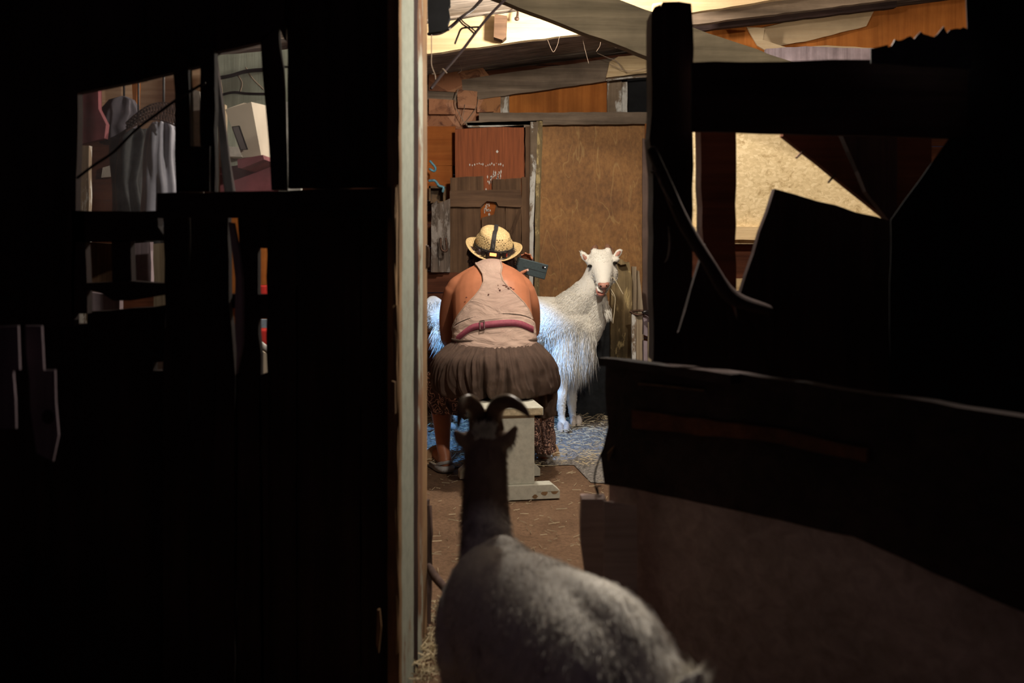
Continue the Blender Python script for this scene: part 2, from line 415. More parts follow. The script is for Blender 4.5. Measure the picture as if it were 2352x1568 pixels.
def strands(name, me, count, lenf, dirf, width, mat, parent, filt=None, seed=1):
    """short tapering hairs rooted on the mesh; vectorised"""
    rng = np.random.default_rng(seed)
    me.calc_loop_triangles(); nt_ = len(me.loop_triangles)
    T = np.empty(nt_ * 3, 'i'); me.loop_triangles.foreach_get('vertices', T); T = T.reshape(-1, 3)
    C = np.empty(len(me.vertices) * 3, 'f'); me.vertices.foreach_get('co', C); C = C.reshape(-1, 3)
    a, b, c = C[T[:, 0]], C[T[:, 1]], C[T[:, 2]]
    cr = np.cross(b - a, c - a); ar = np.linalg.norm(cr, axis=1)
    nn = cr / np.maximum(ar, 1e-12)[:, None]
    cen = (a + b + c) / 3
    w = ar.copy()
    if filt is not None: w = w * filt(cen, nn)
    idx = rng.choice(len(T), size=count, p=w / w.sum())
    u = rng.random((count, 2)); fl = u.sum(1) > 1; u[fl] = 1 - u[fl]
    p = a[idx] + (b - a)[idx] * u[:, :1] + (c - a)[idx] * u[:, 1:]
    n = nn[idx]
    d = dirf(p, n) + rng.normal(0, .16, (count, 3)); d /= np.linalg.norm(d, axis=1)[:, None]
    ln = lenf(p, n) * rng.uniform(.6, 1.15, count)
    side = np.cross(d, n + rng.normal(0, .4, (count, 3))); side /= np.maximum(np.linalg.norm(side, axis=1), 1e-6)[:, None]
    side = side * width / 2
    p0 = p - n * .001
    mid = p + d * (ln * .5)[:, None] + n * (ln * .10)[:, None]
    grav = np.array([0, 0, -1.0]) * (ln * .18)[:, None]
    tip = p + d * ln[:, None] + grav
    V = np.stack([p0 - side, p0 + side, mid - side * .8, mid + side * .8, tip], 1).reshape(-1, 3)
    base = np.arange(count) * 5
    tri = np.stack([base, base + 1, base + 3, base, base + 3, base + 2, base + 2, base + 3, base + 4], 1).reshape(-1, 3)
    m = bpy.data.meshes.new(name); m.vertices.add(len(V)); m.vertices.foreach_set('co', V.ravel().astype('f'))
    m.loops.add(tri.size); m.loops.foreach_set('vertex_index', tri.ravel().astype('i'))
    m.polygons.add(len(tri)); m.polygons.foreach_set('loop_start', np.arange(0, tri.size, 3, dtype='i'))
    m.update(calc_edges=True); m.validate()
    return link(name, m, mat, parent)
def drape(name, rings, mat, parent=None, pleats=18, amp=.015, sides=96, seed=3, close=(True, True), power=1.0, rows=6, **k):
    """rings: (cx, cy, cz, rx, ry_back, ry_front, tilt_z) top to bottom; folds deepen downwards"""
    rn = random.Random(seed); ph = [rn.uniform(0, 6.28) for _ in range(6)]
    V = []; Fc = []
    full = []
    for i in range(len(rings) - 1):
        for j in range(rows):
            t = j / rows; full.append([a + (b - a) * t for a, b in zip(rings[i], rings[i + 1])])
    full.append(list(rings[-1])); nr = len(full)
    for i, (cx, cy, cz, rx, rb, rf, pa) in enumerate(full):
        f = i / (nr - 1)
        for j in range(sides):
            a = 2 * PI * j / sides
            w = math.sin(pleats * a + ph[0] + 1.1 * math.sin(2 * a + ph[1]) + 2.0 * f * math.sin(3 * a + ph[2]))
            w = math.copysign(abs(w) ** power, w)
            w2 = math.sin(5 * a + ph[3] + 2 * f)
            nz = noise.noise(Vector((math.cos(a) * 3, math.sin(a) * 3, f * 2.5 + seed)))
            r = 1 + pa * (amp * w + amp * 1.1 * w2 + amp * 2.2 * nz) / max(rx, .01)
            x = math.cos(a) * rx * r; y = math.sin(a) * (rf if math.sin(a) > 0 else rb) * r
            V.append((cx + x, cy + y, cz + pa * .004 * w))
    for i in range(nr - 1):
        for j in range(sides):
            a = i * sides + j; b = i * sides + (j + 1) % sides
            Fc.append((a, b, b + sides, a + sides))
    if close[0]: Fc.append(tuple(range(sides))[::-1])
    if close[1]: Fc.append(tuple(range((nr - 1) * sides, nr * sides)))
    o = mesh_raw(name, V, Fc, mat, parent, True)
    if k: tag(o, **k)
    return o

# ------------------------------------------------------------------ the setting
def struct(o): o['kind'] = 'structure'; return o
# floor
def floor():
    V = []; Fc = []; nx, ny = 90, 90
    for j in range(ny + 1):
        for i in range(nx + 1):
            x = -3.6 + 7.4 * i / nx; y = .2 + 7.2 * j / ny
            V.append((x, y, .012 * noise.noise(Vector((x * 2.2, y * 2.2, 0)))))
    for j in range(ny):
        for i in range(nx): a = j * (nx + 1) + i; Fc.append((a, a + 1, a + nx + 2, a + nx + 1))
    return struct(mesh_raw('floor', V, Fc, M_floor, None, True))
floor()
# roof boards: rise to the right (underside z = 2.37 + .125 x)
rz = lambda x: 2.385 + .125 * x
rf = struct(empty('ceiling', (0, 5, 2.4)))
y = 2.62
while y < 7.2:
    w = R.uniform(.13, .2); bm = bmesh.new(); dz = R.uniform(0, .012)
    add_beam(bm, (-3.6, y + w / 2, rz(-3.6) + dz + .015), (3.8, y + w / 2, rz(3.8) + dz + .015), w - .008, .024, .004, step=.2)
    from_bm('ceiling_board', bm, M_roof, rf); y += w
bm = bmesh.new(); add_beam(bm, (-3.6, 4.9, rz(-3.6) + .06), (3.8, 4.9, rz(3.8) + .06), 4.7, .02, 0, step=1)
from_bm('roofing_sheet', bm, M_black, rf)
# back wall: vertical boards with real gaps closed by a sheet behind
def board_wall(name, x0, x1, z0, z1, Y, mat, parent=None, bw=.16, vert=True, t=.022):
    bm = bmesh.new(); x = x0
    if vert:
        while x < x1:
            w = min(bw * R.uniform(.8, 1.2), x1 - x)
            if w < .02: break
            dy = R.uniform(0, .01)
            add_slab(bm, [Vector((x + .003, Y + dy, z0)), Vector((x + w - .003, Y + dy, z0)), Vector((x + w - .003, Y + dy, z1)), Vector((x + .003, Y + dy, z1))], t, .002, .15)
            x += w
    else:
        z = z0
        while z < z1:
            w = min(bw * R.uniform(.85, 1.2), z1 - z)
            if w < .02: break
            dy = R.uniform(0, .012)
            add_slab(bm, [Vector((x0, Y + dy, z + .003)), Vector((x1, Y + dy, z + .003)), Vector((x1, Y + dy, z + w - .003)), Vector((x0, Y + dy, z + w - .003))], t, .002, .15)
            z += w
    return from_bm(name, bm, mat, parent)
wb = struct(empty('wall_back', (0, 7.0, 0)))
board_wall('back_boards', -3.6, 3.8, 0, 2.9, 7.06, M_red, wb, .17, False)
wl = struct(empty('wall_left', (-3.4, 5, 0)))
bm = bmesh.new()
for i in range(28):
    add_beam(bm, (-3.42, 2.6 + i * .165 + .08, 0), (-3.42, 2.6 + i * .165 + .08, 2.4), .155, .025, .002, up=Vector((1, 0, 0)), step=.3)
from_bm('left_boards', bm, M_ply, wl)
wr = struct(empty('wall_right', (3.6, 5, 0)))
bm = bmesh.new()
for i in range(28):
    add_beam(bm, (3.62, 2.6 + i * .165 + .08, 0), (3.62, 2.6 + i * .165 + .08, 3.0), .155, .025, .002, up=Vector((1, 0, 0)), step=.3)
from_bm('right_boards', bm, M_red, wr)

# ---- joists and beams
bm = bmesh.new()
def joist(name, pxa, pxb, Y, h, t, mat, **k):
    """front-facing joist: lower edge given by two pixels at depth Y"""
    a, b = P(*pxa, Y), P(*pxb, Y); up = Vector((0, 0, h)); s = (b - a)
    bm = bmesh.new(); add_slab(bm, [a, b, b + up, a + up], t, .003, .06)
    o = from_bm(name, bm, mat); return tag(o, **k)
joist('ceiling_joist', (700, 160), (1800, 16), 5.3, .16, .05, M_pine, label='bright new pine joist under the roof boards, lit closely by the bulb', cat='joist')
joist('ceiling_joist', (960, 248), (1520, 168), 6.9, .155, .06, M_greyx, label='dark weathered joist along the top of the back wall', cat='joist')
slab('ceiling_joist', [(1392, 178), (1520, 163), (1520, 122), (1420, 130), (1400, 142)], 6.82, .05, M_pine, label='short pale timber end joined onto the dark joist, with a white strip', cat='joist')
slab('lath', [(1392, 181), (1520, 170), (1520, 174), (1392, 185)], 6.8, .03, M_whitex, label='thin white strip along the bottom of the pale timber end', cat='lath')
slab('diagonal_brace', [(1080, -26), (1520, 142), (1700, 208), (1850, 262), (1850, 152), (1600, 66), (1420, -2), (1300, -48), (1080, -120)], [4.12] * 9, .07, M_brace, label='wide grey-brown diagonal roof brace falling to the right behind the dark post', cat='beam')
slab('wood_block', [(1136, 32), (1165, 36), (1163, 84), (1154, 92), (1134, 85)], 5.20, .08, M_brownx, label='dark wooden block nailed to the face of the bright joist', cat='block')
tube('eye_bolt', [P(1186, 14, 5.2), P(1189, 26, 5.2), P(1188, 40, 5.19)], [.005, .005, .007], M_metal, label='rusty bolt hanging from the roof right of the wooden block', cat='bolt')
bm = bmesh.new(); add_ell(bm, P(1187, 43, 5.19), (.013, .010, .012), None, 8); b_ = from_bm('bolt_head', bm, M_metal, bpy.data.objects['eye_bolt'])
b_.matrix_parent_inverse = Matrix.Identity(4)
# nails, cobwebs and rubbish hanging under the joists
def web(name, pts, r, lab): return tube(name, pts, r, M_web, sides=5, n=4, label=lab, cat='cobweb', group='dusty cobweb strands')
for lab, Y, pp, r in (
    ('dusty strand dangling under the bright joist in a V', 5.28, [(1258, 92), (1266, 112), (1272, 119), (1280, 104), (1285, 84)], .0009),
    ('long thin cobweb thread left of the joist joint', 5.6, [(1338, 88), (1344, 115), (1352, 145)], .0014),
    ('wisp of cobweb hanging below the right end of the joist', 5.4, [(1388, 82), (1392, 96), (1404, 104), (1416, 110)], .0016),
    ('cobweb curl near the dark brace', 5.4, [(1380, 88), (1378, 105), (1370, 118)], .0012),
    ('tangled web in front of the dark joist at right', 6.6, [(1372, 122), (1395, 132), (1415, 140), (1430, 160)], .003),
    ('drooping web across the pale timber end', 6.7, [(1400, 148), (1440, 163), (1480, 158), (1497, 148)], .002),
    ('web string over the reddish patchwork wall', 6.4, [(1058, 110), (1054, 135), (1060, 160), (1052, 168)], .002),
    ('long web string sagging beside the white door post', 6.85, [(1100, 220), (1092, 250), (1062, 285), (1068, 240)], .002),
    ('dark root-like web across the top left corner wall', 6.82, [(1052, 205), (1045, 235), (1055, 262), (1074, 292)], .003)):
    web('cobweb', [P(x, y, Y) for x, y in pp], r, lab)
web('cobweb', [P(991, 80, 3.05), P(991, 118, 3.05), P(991, 150, 3.05), P(999, 172, 3.05), P(1000, 185, 3.05)], .0016, 'bright thread of cobweb along the door post edge')
web('cobweb', [P(992, 170, 3.05), P(1008, 168, 3.05), P(1016, 158, 3.04), P(1026, 168, 3.04)], .0016, 'bright ragged cobweb where the lower cable meets the post')

# ---- back-wall pieces seen through the doorway (depth 6.4 - 7.0)
slab('plywood_sheet', [(1166, 262), (1400, 262), (1400, 178), (1166, 190)], 6.98, .02, M_ply, label='orange plywood sheet above the horizontal rail of the back wall', cat='plywood')
slab('white_post', rect(1145, 212, 1170, 262), 6.95, .05, M_whitepost, label='short flaky white post left of the orange plywood', cat='post')
slab('white_post', rect(1395, 185, 1428, 262), 6.93, .05, M_whitepost, label='broad flaky white post right of the orange plywood', cat='post')
slab('white_post', rect(1428, 188, 1441, 262), 6.95, .05, M_whitepost, label='narrow grey-white post beside the black opening', cat='post')
slab('hatch_darkness', rect(1441, 180, 1560, 262), 7.0, .02, M_hatch, label='black sheet standing for the dark hatch opening high up, beside the white posts', cat='hatch')  # flat black sheet stands for the darkness inside the opening
slab('horizontal_rail', [(1100, 259), (1520, 257), (1520, 284), (1070, 288), (1070, 279), (1100, 277)], 6.80, .06, M_greyx, label='long dusty grey-brown rail running across above the brown panel', cat='rail')
slab('brown_panel', [(1246, 290), (1482, 285), (1476, 720), (1476, 985), (1240, 985), (1236, 600)], 6.86, .02, M_panel, label='big scuffed brown hardboard panel behind the white goat', cat='panel')
slab('panel_strip', rect(1476, 318, 1520, 720), 6.80, .02, plain('mauve_brown_sheet', (.13, .085, .07), .8, .2, 9, .1), label='dull grey-brown upright sheet right of the brown panel', cat='panel')
slab('corner_board', [(1482, 284), (1520, 283), (1520, 312), (1500, 322), (1482, 320)], 6.78, .03, M_ply, label='orange board end under the right end of the rail', cat='board')
# door frame of white flaky wood
df = empty('door_frame', (-.2, 6.85, 0), 'flaky white and brown frame round the inner plank door', 'door frame')
slab('frame_top', [(1072, 282), (1246, 276), (1246, 292), (1075, 292)], 6.80, .05, M_whitex, df)
slab('frame_post', [(1207, 290), (1222, 290), (1220, 985), (1200, 985), (1206, 500)], 6.79, .05, M_brown, df)
slab('frame_post', [(1218, 280), (1236, 280), (1226, 500), (1222, 985), (1212, 985), (1216, 600)], 6.77, .03, M_whitepost, df)
slab('frame_post', [(1232, 278), (1247, 278), (1240, 500), (1237, 985), (1226, 985), (1228, 600)], 6.78, .05, M_edge if False else M_moss, df)
# wall left of the door : patchwork, orange boards
slab('patched_wall_boards', [(930, 100), (1105, 150), (1150, 205), (1150, 290), (1075, 296), (930, 292)], 6.92, .02, M_patch, label='reddish patchwork of boards in the upper left corner', cat='board')
for pp, Y, lab in (([(985, 170), (1060, 178), (1062, 212), (985, 208)], 6.88, 'topmost short reddish board in the corner'),
                   ([(1050, 206), (1096, 210), (1094, 250), (1052, 248)], 6.87, 'squarish reddish board beside the dark joist'),
                   ([(985, 226), (1048, 230), (1046, 262), (985, 262)], 6.86, 'pinkish short board over the orange boards'),
                   ([(1096, 228), (1136, 232), (1134, 256), (1096, 258)], 6.88, 'dark orange short board left of the white post')):
    slab('short_board', pp, Y, .02, M_patch, label=lab, cat='board', group=None)
slab('orange_board', rect(950, 290, 1046, 380), 6.90, .02, M_orange, label='upper of two orange boards left of the cardboard', cat='board')
slab('orange_board', rect(950, 381, 1040, 458), 6.90, .02, M_orange, label='lower of two orange boards left of the cardboard', cat='board')
cb = slab('corrugated_panel', [(1045, 297), (1203, 287), (1207, 520), (1047, 520)], 6.80, .008, plain('russet_corrugated', (.25, .068, .022), .75, .3, 9, .3, scale=(9, 1, .4)), label='russet corrugated cardboard sheet with white paint drips above the plank door', cat='cardboard')
# drips of white paint (flat marks on the sheet, part of it)
bm = bmesh.new()
for i in range(60):
    x = 1142 - abs(R.gauss(0, 16)) + R.uniform(0, 12); y = 393 + R.uniform(0, 42); l = R.uniform(1.5, 6); w = R.uniform(.8, 1.8)
    if i < 16: x = 1080 + i * 5 + R.uniform(-1, 1); y = 378 + R.uniform(-3, 3); l = R.uniform(1, 3.6)
    if i == 20: x, y, w, l = 1142, 348, 3, 4
    add_slab(bm, [P(x, y - l, 6.794), P(x + w, y, 6.794), P(x, y + l, 6.794), P(x - w, y, 6.794)], .005, 0)
for i in range(24):
    x = 1117 + R.uniform(-5, 9); y = 466 + R.uniform(0, 28)
    l = R.uniform(1.5, 4)
    add_slab(bm, [P(x, y - l, 6.774), P(x + 1, y, 6.774), P(x, y + l, 6.774), P(x - 1, y, 6.774)], .005, 0)
from_bm('paint_drips', bm, M_white, cb)['kind'] = 'stuff'
slab('backing_board', rect(1100, 462, 1150, 505), 6.780, .012, M_orange, label='orange board showing through the hand hole of the plank door', cat='board')
# plank door
dr = empty('plank_door', (-.2, 6.75, .0), 'weathered brown plank door with a cleat and a dark hand hole', 'door')
for pp in ([(1034, 408), (1110, 404), (1112, 470), (1104, 480), (1105, 985), (1030, 985)],
           [(1131, 411), (1160, 411), (1160, 985), (1107, 985), (1106, 500), (1135, 492), (1140, 470), (1131, 462)],
           [(1161, 411), (1197, 409), (1197, 985), (1162, 985)],
           [(1198, 406), (1213, 407), (1212, 985), (1199, 985)]):
    slab('plank', pp, 6.765, .02, M_brown, dr)
slab('cleat', [(1033, 438), (1196, 435), (1199, 470), (1196, 476), (1145, 473), (1140, 464), (1118, 462), (1108, 470), (1104, 475), (1034, 475)], 6.735, .03, M_brownx, dr)
beam('diagonal_batten', P(1195, 480, 6.75), P(1150, 600, 6.75), .012, .02, M_brown, dr)
# boards at lower left, birch post bundle, shelf bits
for i, (y0, y1) in enumerate(((625, 672), (673, 715), (716, 765), (766, 812), (813, 862), (863, 910), (911, 957))):
    slab('wall_board', [(930, y0 + 1), (1150, y0), (1150, y1 - 1), (930, y1 - 1)], 6.62, .025, M_red,
         label='red-brown horizontal board of the left stall wall, ' + ['topmost', 'second from top', 'third from top', 'middle', 'third from bottom', 'second from bottom', 'lowest'][i], cat='board')
slab('bark_slab', [(991, 470), (1004, 460), (1008, 625), (990, 625)], 6.55, .05, M_birch, label='leftmost of three grey-white bark slabs by the plank door', cat='bark slab')
slab('bark_slab', [(1004, 468), (1019, 462), (1021, 625), (1008, 625)], 6.57, .05, M_birch, label='middle of three grey-white bark slabs by the plank door', cat='bark slab')
slab('bark_slab', [(1019, 462), (1033, 456), (1033, 625), (1021, 625)], 6.59, .05, M_birch, label='rightmost of three grey-white bark slabs by the plank door', cat='bark slab')
bm = bmesh.new()
for a in ((985, 427, 1023, 432), (985, 462, 1021, 466), (1018, 430, 1023, 466), (985, 427, 989, 466)): add_slab(bm, [P(x, y, 6.74) for x, y in rect(*a)], .12, .001)
add_slab(bm, [P(x, y, 6.85) for x, y in rect(985, 430, 1020, 464)], .01, 0)
o = from_bm('hanging_tray', bm, plain('dim_clear_plastic', (.12, .07, .035), .3, .5, 30, .2)); tag(o, 'small brown box with blue twine on top, at the left door edge', 'box')
tube('blue_twine', [P(988, 370, 6.74), P(1000, 385, 6.74), P(997, 393, 6.75), P(987, 388, 6.74)], .008, M_blue, label='loop of pale blue twine on the orange boards', cat='twine')
tube('blue_twine', [P(986, 415, 6.74), P(999, 415, 6.73), P(1008, 426, 6.73), P(1018, 430, 6.73), P(1017, 440, 6.73)], .009, M_blue, label='pale blue twine lying over the brown box', cat='twine')
tube('iron_hook', [P(1012, 548, 6.5), P(1014, 572, 6.48), P(1026, 575, 6.48), P(1024, 548, 6.48)], .008, M_metal, label='rusty iron hook on the bark slabs', cat='hook')
# right side: mossy post, planks, black box
slab('mossy_post', [(1405, 608), (1446, 602), (1452, 640), (1450, 830), (1448, 985), (1402, 985), (1402, 820)], 6.42, .12, M_moss, label='thick lichen-covered post right of the white goat', cat='post')
slab('pale_plank', rect(1452, 612, 1462, 985), 6.47, .05, M_grass, label='narrow tan plank touching the lichen-covered post', cat='plank')
slab('pale_plank', [(1453, 618), (1468, 622), (1478, 720), (1478, 985), (1456, 985)], 6.52, .03, M_grass, label='orange-tan plank leaning behind the mossy post', cat='plank')
slab('wood_scrap', [(1416, 596), (1428, 595), (1440, 606), (1426, 608), (1418, 603)], 6.36, .06, M_moss, label='broken scrap of wood lying on top of the mossy post', cat='scrap')
slab('pale_plank', [(1451, 722), (1461, 720), (1460, 985), (1452, 985)], 6.10, .03, M_whitepost, label='white-edged plank of the low fence at right', cat='plank')
slab('pale_plank', rect(1461, 722, 1475, 985), 6.11, .03, M_grass, label='tan plank of the low fence at right', cat='plank')
slab('pale_plank', [(1477, 720), (1499, 732), (1499, 778), (1477, 768)], 6.15, .03, M_purple, label='upper mauve-grey board of the low fence at right', cat='plank')
slab('pale_plank', [(1477, 782), (1499, 786), (1520, 985), (1477, 985)], 6.15, .03, M_purple, label='lower mauve-grey board of the low fence at right', cat='plank')
slab('pale_plank', rect(1489, 741, 1512, 985), 6.05, .03, M_grass, label='light upright stake at the right end of the low fence', cat='plank')
tube('wire_loop', [P(1448, 716, 6.11), P(1470, 713, 6.12), P(1485, 718, 6.10), P(1466, 723, 6.09), P(1450, 718, 6.11)], .007, M_metal, label='dark loop of wire on the low fence', cat='wire')
tube('black_handle', [P(1478, 717, 6.07), P(1488, 716, 6.07), P(1504, 728, 6.08)], .012, M_gloss, label='black handle end resting on the low fence', cat='bar')  # end of a black handle lying on the fence
slab('black_box', [(1330, 738), (1400, 734), (1404, 985), (1300, 968)], 6.50, .30, M_black, label='black feed trough box behind the white goat legs', cat='box')

# ---- cables at the top of the doorway
tube('cable', [P(985, 78, 3.3), P(1010, 76, 3.35), P(1035, 62, 3.45), P(1060, 40, 3.5), P(1085, 22, 3.6), P(1112, -8, 3.7)], .0062, M_cable, label='thick dark cable crossing the top of the doorway', cat='cable')
tube('cable', [P(990, 203, 3.0), P(1020, 165, 3.1), P(1060, 118, 3.2), P(1090, 78, 3.3), P(1125, 35, 3.4), P(1165, -6, 3.5)], .0048, M_cable, label='thinner lower cable running steeply down to the door post', cat='cable')
o = tube('tie_wire', [P(1052, 42, 3.48), P(1062, 55, 3.42), P(1075, 64, 3.36), P(1090, 78, 3.3)], .003, M_cable, label='wire tie twisted between the two cables', cat='wire')
tube('wire_end', [P(1100, 62, 3.33), P(1080, 63, 3.37), P(1060, 66, 3.4), P(1052, 82, 3.4), P(1045, 100, 3.4)], .0032, M_cable, o).matrix_parent_inverse = Matrix.Identity(4)
tube('wire_end', [P(1056, 40, 3.46), P(1066, 52, 3.42), P(1080, 62, 3.36), P(1094, 74, 3.3)], .0025, M_cable, o).matrix_parent_inverse = Matrix.Identity(4)
slab('dark_board_end', [(982, -20), (1033, -20), (1034, 12), (1030, 16), (1034, 40), (1028, 58), (1031, 66), (1012, 72), (984, 76)], 3.2, .03, M_hatch, label='dark ragged board end hanging at the top left of the doorway', cat='board')

# ---- light bulbs (one hidden behind the brace, two unseen ones added as fill)
def bulb(loc, label):
    e = empty('light_bulb', loc, label, 'light bulb')
    bm = bmesh.new(); add_ell(bm, loc, (.028, .028, .034), None, 16)
    m, nt, b = newmat('clear_bulb')
    for n in list(nt.nodes):
        if n.type == 'BSDF_PRINCIPLED': nt.nodes.remove(n)
    out = [n for n in nt.nodes if n.type == 'OUTPUT_MATERIAL'][0]
    t = N(nt, 'ShaderNodeBsdfTransparent'); em = N(nt, 'ShaderNodeEmission'); em.inputs[0].default_value = (1, .88, .7, 1); em.inputs[1].default_value = 20
    mx = N(nt, 'ShaderNodeMixShader'); mx.inputs[0].default_value = .1; L(nt, t.outputs[0], mx.inputs[1]); L(nt, em.outputs[0], mx.inputs[2]); L(nt, mx.outputs[0], out.inputs[0])
    from_bm('glass', bm, m, e, True)
    tube('socket', [loc + Vector((0, 0, .036)), loc + Vector((0, 0, .075))], [.015, .017], M_gloss, e)
    tube('flex', [loc + Vector((0, 0, .075)), Vector((loc.x, loc.y, rz(loc.x)))], .003, M_cable, e)
bulb(BULB, 'bare bulb hanging behind the diagonal brace'); bulb(SIDE_FILL, 'added unseen fill bulb just inside the doorway, on a long flex'); bulb(RIGHT_FILL, 'added unseen fill bulb in the right part of the room behind the black boards')

# ---- door jamb: post, seen almost edge-on
dj = struct(empty('door_1', (-.26, 2.8, 0)))
def jamb(name, xa, xb, ya, yb, mat, top=2.6):
    """upright whose right-hand face runs from pixel xa at depth ya to pixel xb at depth yb"""
    a = P(xa, HY, ya); b = P(xb, HY, yb); a.z = b.z = 0
    d = (b - a); n = Vector((-d.y, d.x, 0)).normalized() * .03
    bm = bmesh.new(); k = 44; rings = []
    for i in range(k + 1):
        z = -.02 + (top + .02) * i / k; w = R.uniform(-.0016, .0016)
        j = d.normalized() * R.uniform(-.003, .003)
        rings.append([bm.verts.new(Vector((p.x, p.y, z)) + j) for p in (a, a.lerp(b, .5) , b, b + n, a + n)])
    for i in range(k):
        for j in range(5): bm.faces.new((rings[i][j], rings[i][(j + 1) % 5], rings[i + 1][(j + 1) % 5], rings[i + 1][j]))
    bm.faces.new(rings[0]); bm.faces.new(rings[-1])
    return from_bm(name, bm, mat, dj)
jamb('jamb_board', 917, 923, 2.44, 2.46, M_edge)
jamb('jamb_board', 922, 950, 2.46, 2.62, M_cream)
jamb('jamb_groove', 950, 960, 2.66, 2.68, M_dark)
jamb('jamb_board', 957, 971, 2.68, 2.78, M_cream2)
jamb('jamb_board', 968, 981, 2.78, 2.88, M_moss if False else M_edge)
hg = slab('hinge', [(978, 562), (984, 565), (986, 575), (985, 612), (978, 618)], 2.78, .012, M_metal, dj)
beam('split_edge_lath', P(907, 425, 2.40), P(908, 700, 2.40), .012, .012, M_edge, w1=.010, up=Vector((0, 1, 0)), label='upper raw splintered lath along the left of the door post', cat='lath')
beam('split_edge_lath', P(908, 700, 2.41), P(913, 1500, 2.41), .010, .010, M_edge, w1=.006, up=Vector((0, 1, 0)), label='long raw splintered lath along the lower left of the door post', cat='lath')
slab('wood_chip', [(898, 425), (909, 430), (908, 500), (900, 492)], 2.38, .01, M_edge, label='pale chip of wood at the top of the raw lath', cat='chip')
slab('wood_chip', [(899, 875), (907, 877), (908, 950), (900, 945)], 2.38, .01, M_edge, label='lower pale chip of wood beside the raw lath', cat='chip')
slab('wood_chip', [(866, 1402), (872, 1400), (876, 1440), (870, 1500), (864, 1480)], 2.34, .01, M_edge, label='small pale splinter low in the dark left wall', cat='chip')
beam('bark_post', P(965, 1150, 3.0), P(963, 1480, 3.0), .05, .05, M_bark, w1=.06, up=Vector((0, 1, 0)), jit=.006, label='rough bark-covered stump post behind the door post', cat='post')
beam('bark_post', P(983, 1160, 2.98), P(968, 1430, 2.9), .025, .03, M_bark, w1=.05, up=Vector((0, 1, 0)), jit=.006, label='split bark slab leaning on the foot of the door post', cat='post')
tube('root_stick', [P(985, 1300, 2.9), P(1000, 1325, 2.85), P(1022, 1352, 2.8), P(1030, 1372, 2.78)], [.010, .013, .012, .006], M_bark, label='dark curved stick at the foot of the door post', cat='stick')

# ---- near partition, left of the doorway (dark, unlit side towards us)
wn = struct(empty('wall_front_left', (-.8, 2.5, 0)))
def dark(pp, Y=2.5, t=.03, mat=None, name='board'): return slab(name, pp, Y, t, mat or M_dark, wn, .002)
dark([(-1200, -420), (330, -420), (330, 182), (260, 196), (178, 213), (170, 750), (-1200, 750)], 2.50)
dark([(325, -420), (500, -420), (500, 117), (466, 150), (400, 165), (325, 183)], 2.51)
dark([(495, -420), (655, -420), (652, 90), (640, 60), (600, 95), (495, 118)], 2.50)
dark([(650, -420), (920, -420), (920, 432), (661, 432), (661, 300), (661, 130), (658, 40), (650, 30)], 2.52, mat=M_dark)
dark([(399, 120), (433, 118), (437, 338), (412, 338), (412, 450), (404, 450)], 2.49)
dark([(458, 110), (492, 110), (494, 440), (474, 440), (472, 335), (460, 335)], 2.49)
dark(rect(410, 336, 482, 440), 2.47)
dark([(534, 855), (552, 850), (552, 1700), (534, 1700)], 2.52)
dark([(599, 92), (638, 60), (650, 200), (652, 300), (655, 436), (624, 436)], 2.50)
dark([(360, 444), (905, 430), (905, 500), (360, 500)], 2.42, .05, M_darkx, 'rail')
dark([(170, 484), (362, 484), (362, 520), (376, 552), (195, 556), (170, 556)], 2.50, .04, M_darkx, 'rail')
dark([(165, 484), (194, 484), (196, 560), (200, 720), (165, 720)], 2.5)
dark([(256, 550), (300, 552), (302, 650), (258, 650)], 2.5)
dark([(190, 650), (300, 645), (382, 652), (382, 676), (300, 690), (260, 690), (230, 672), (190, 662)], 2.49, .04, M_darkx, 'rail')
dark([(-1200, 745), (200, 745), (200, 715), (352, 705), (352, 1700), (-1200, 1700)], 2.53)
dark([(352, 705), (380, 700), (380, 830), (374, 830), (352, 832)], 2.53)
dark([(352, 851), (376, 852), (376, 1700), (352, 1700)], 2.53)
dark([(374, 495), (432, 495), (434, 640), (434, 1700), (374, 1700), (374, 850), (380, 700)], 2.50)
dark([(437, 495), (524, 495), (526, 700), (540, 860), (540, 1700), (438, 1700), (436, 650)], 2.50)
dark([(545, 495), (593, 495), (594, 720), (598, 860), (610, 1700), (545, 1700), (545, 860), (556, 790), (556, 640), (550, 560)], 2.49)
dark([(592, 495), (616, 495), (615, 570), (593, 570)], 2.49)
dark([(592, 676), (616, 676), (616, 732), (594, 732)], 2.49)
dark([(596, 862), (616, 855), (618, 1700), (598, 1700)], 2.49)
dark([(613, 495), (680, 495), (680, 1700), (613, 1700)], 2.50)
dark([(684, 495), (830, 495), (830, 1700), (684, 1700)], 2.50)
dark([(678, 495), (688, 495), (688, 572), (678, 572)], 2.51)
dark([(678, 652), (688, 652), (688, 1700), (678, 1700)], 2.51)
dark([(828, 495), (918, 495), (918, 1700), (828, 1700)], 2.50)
dark([(520, 676), (616, 676), (616, 704), (520, 708)], 2.54, .02, M_darkx, 'rail')
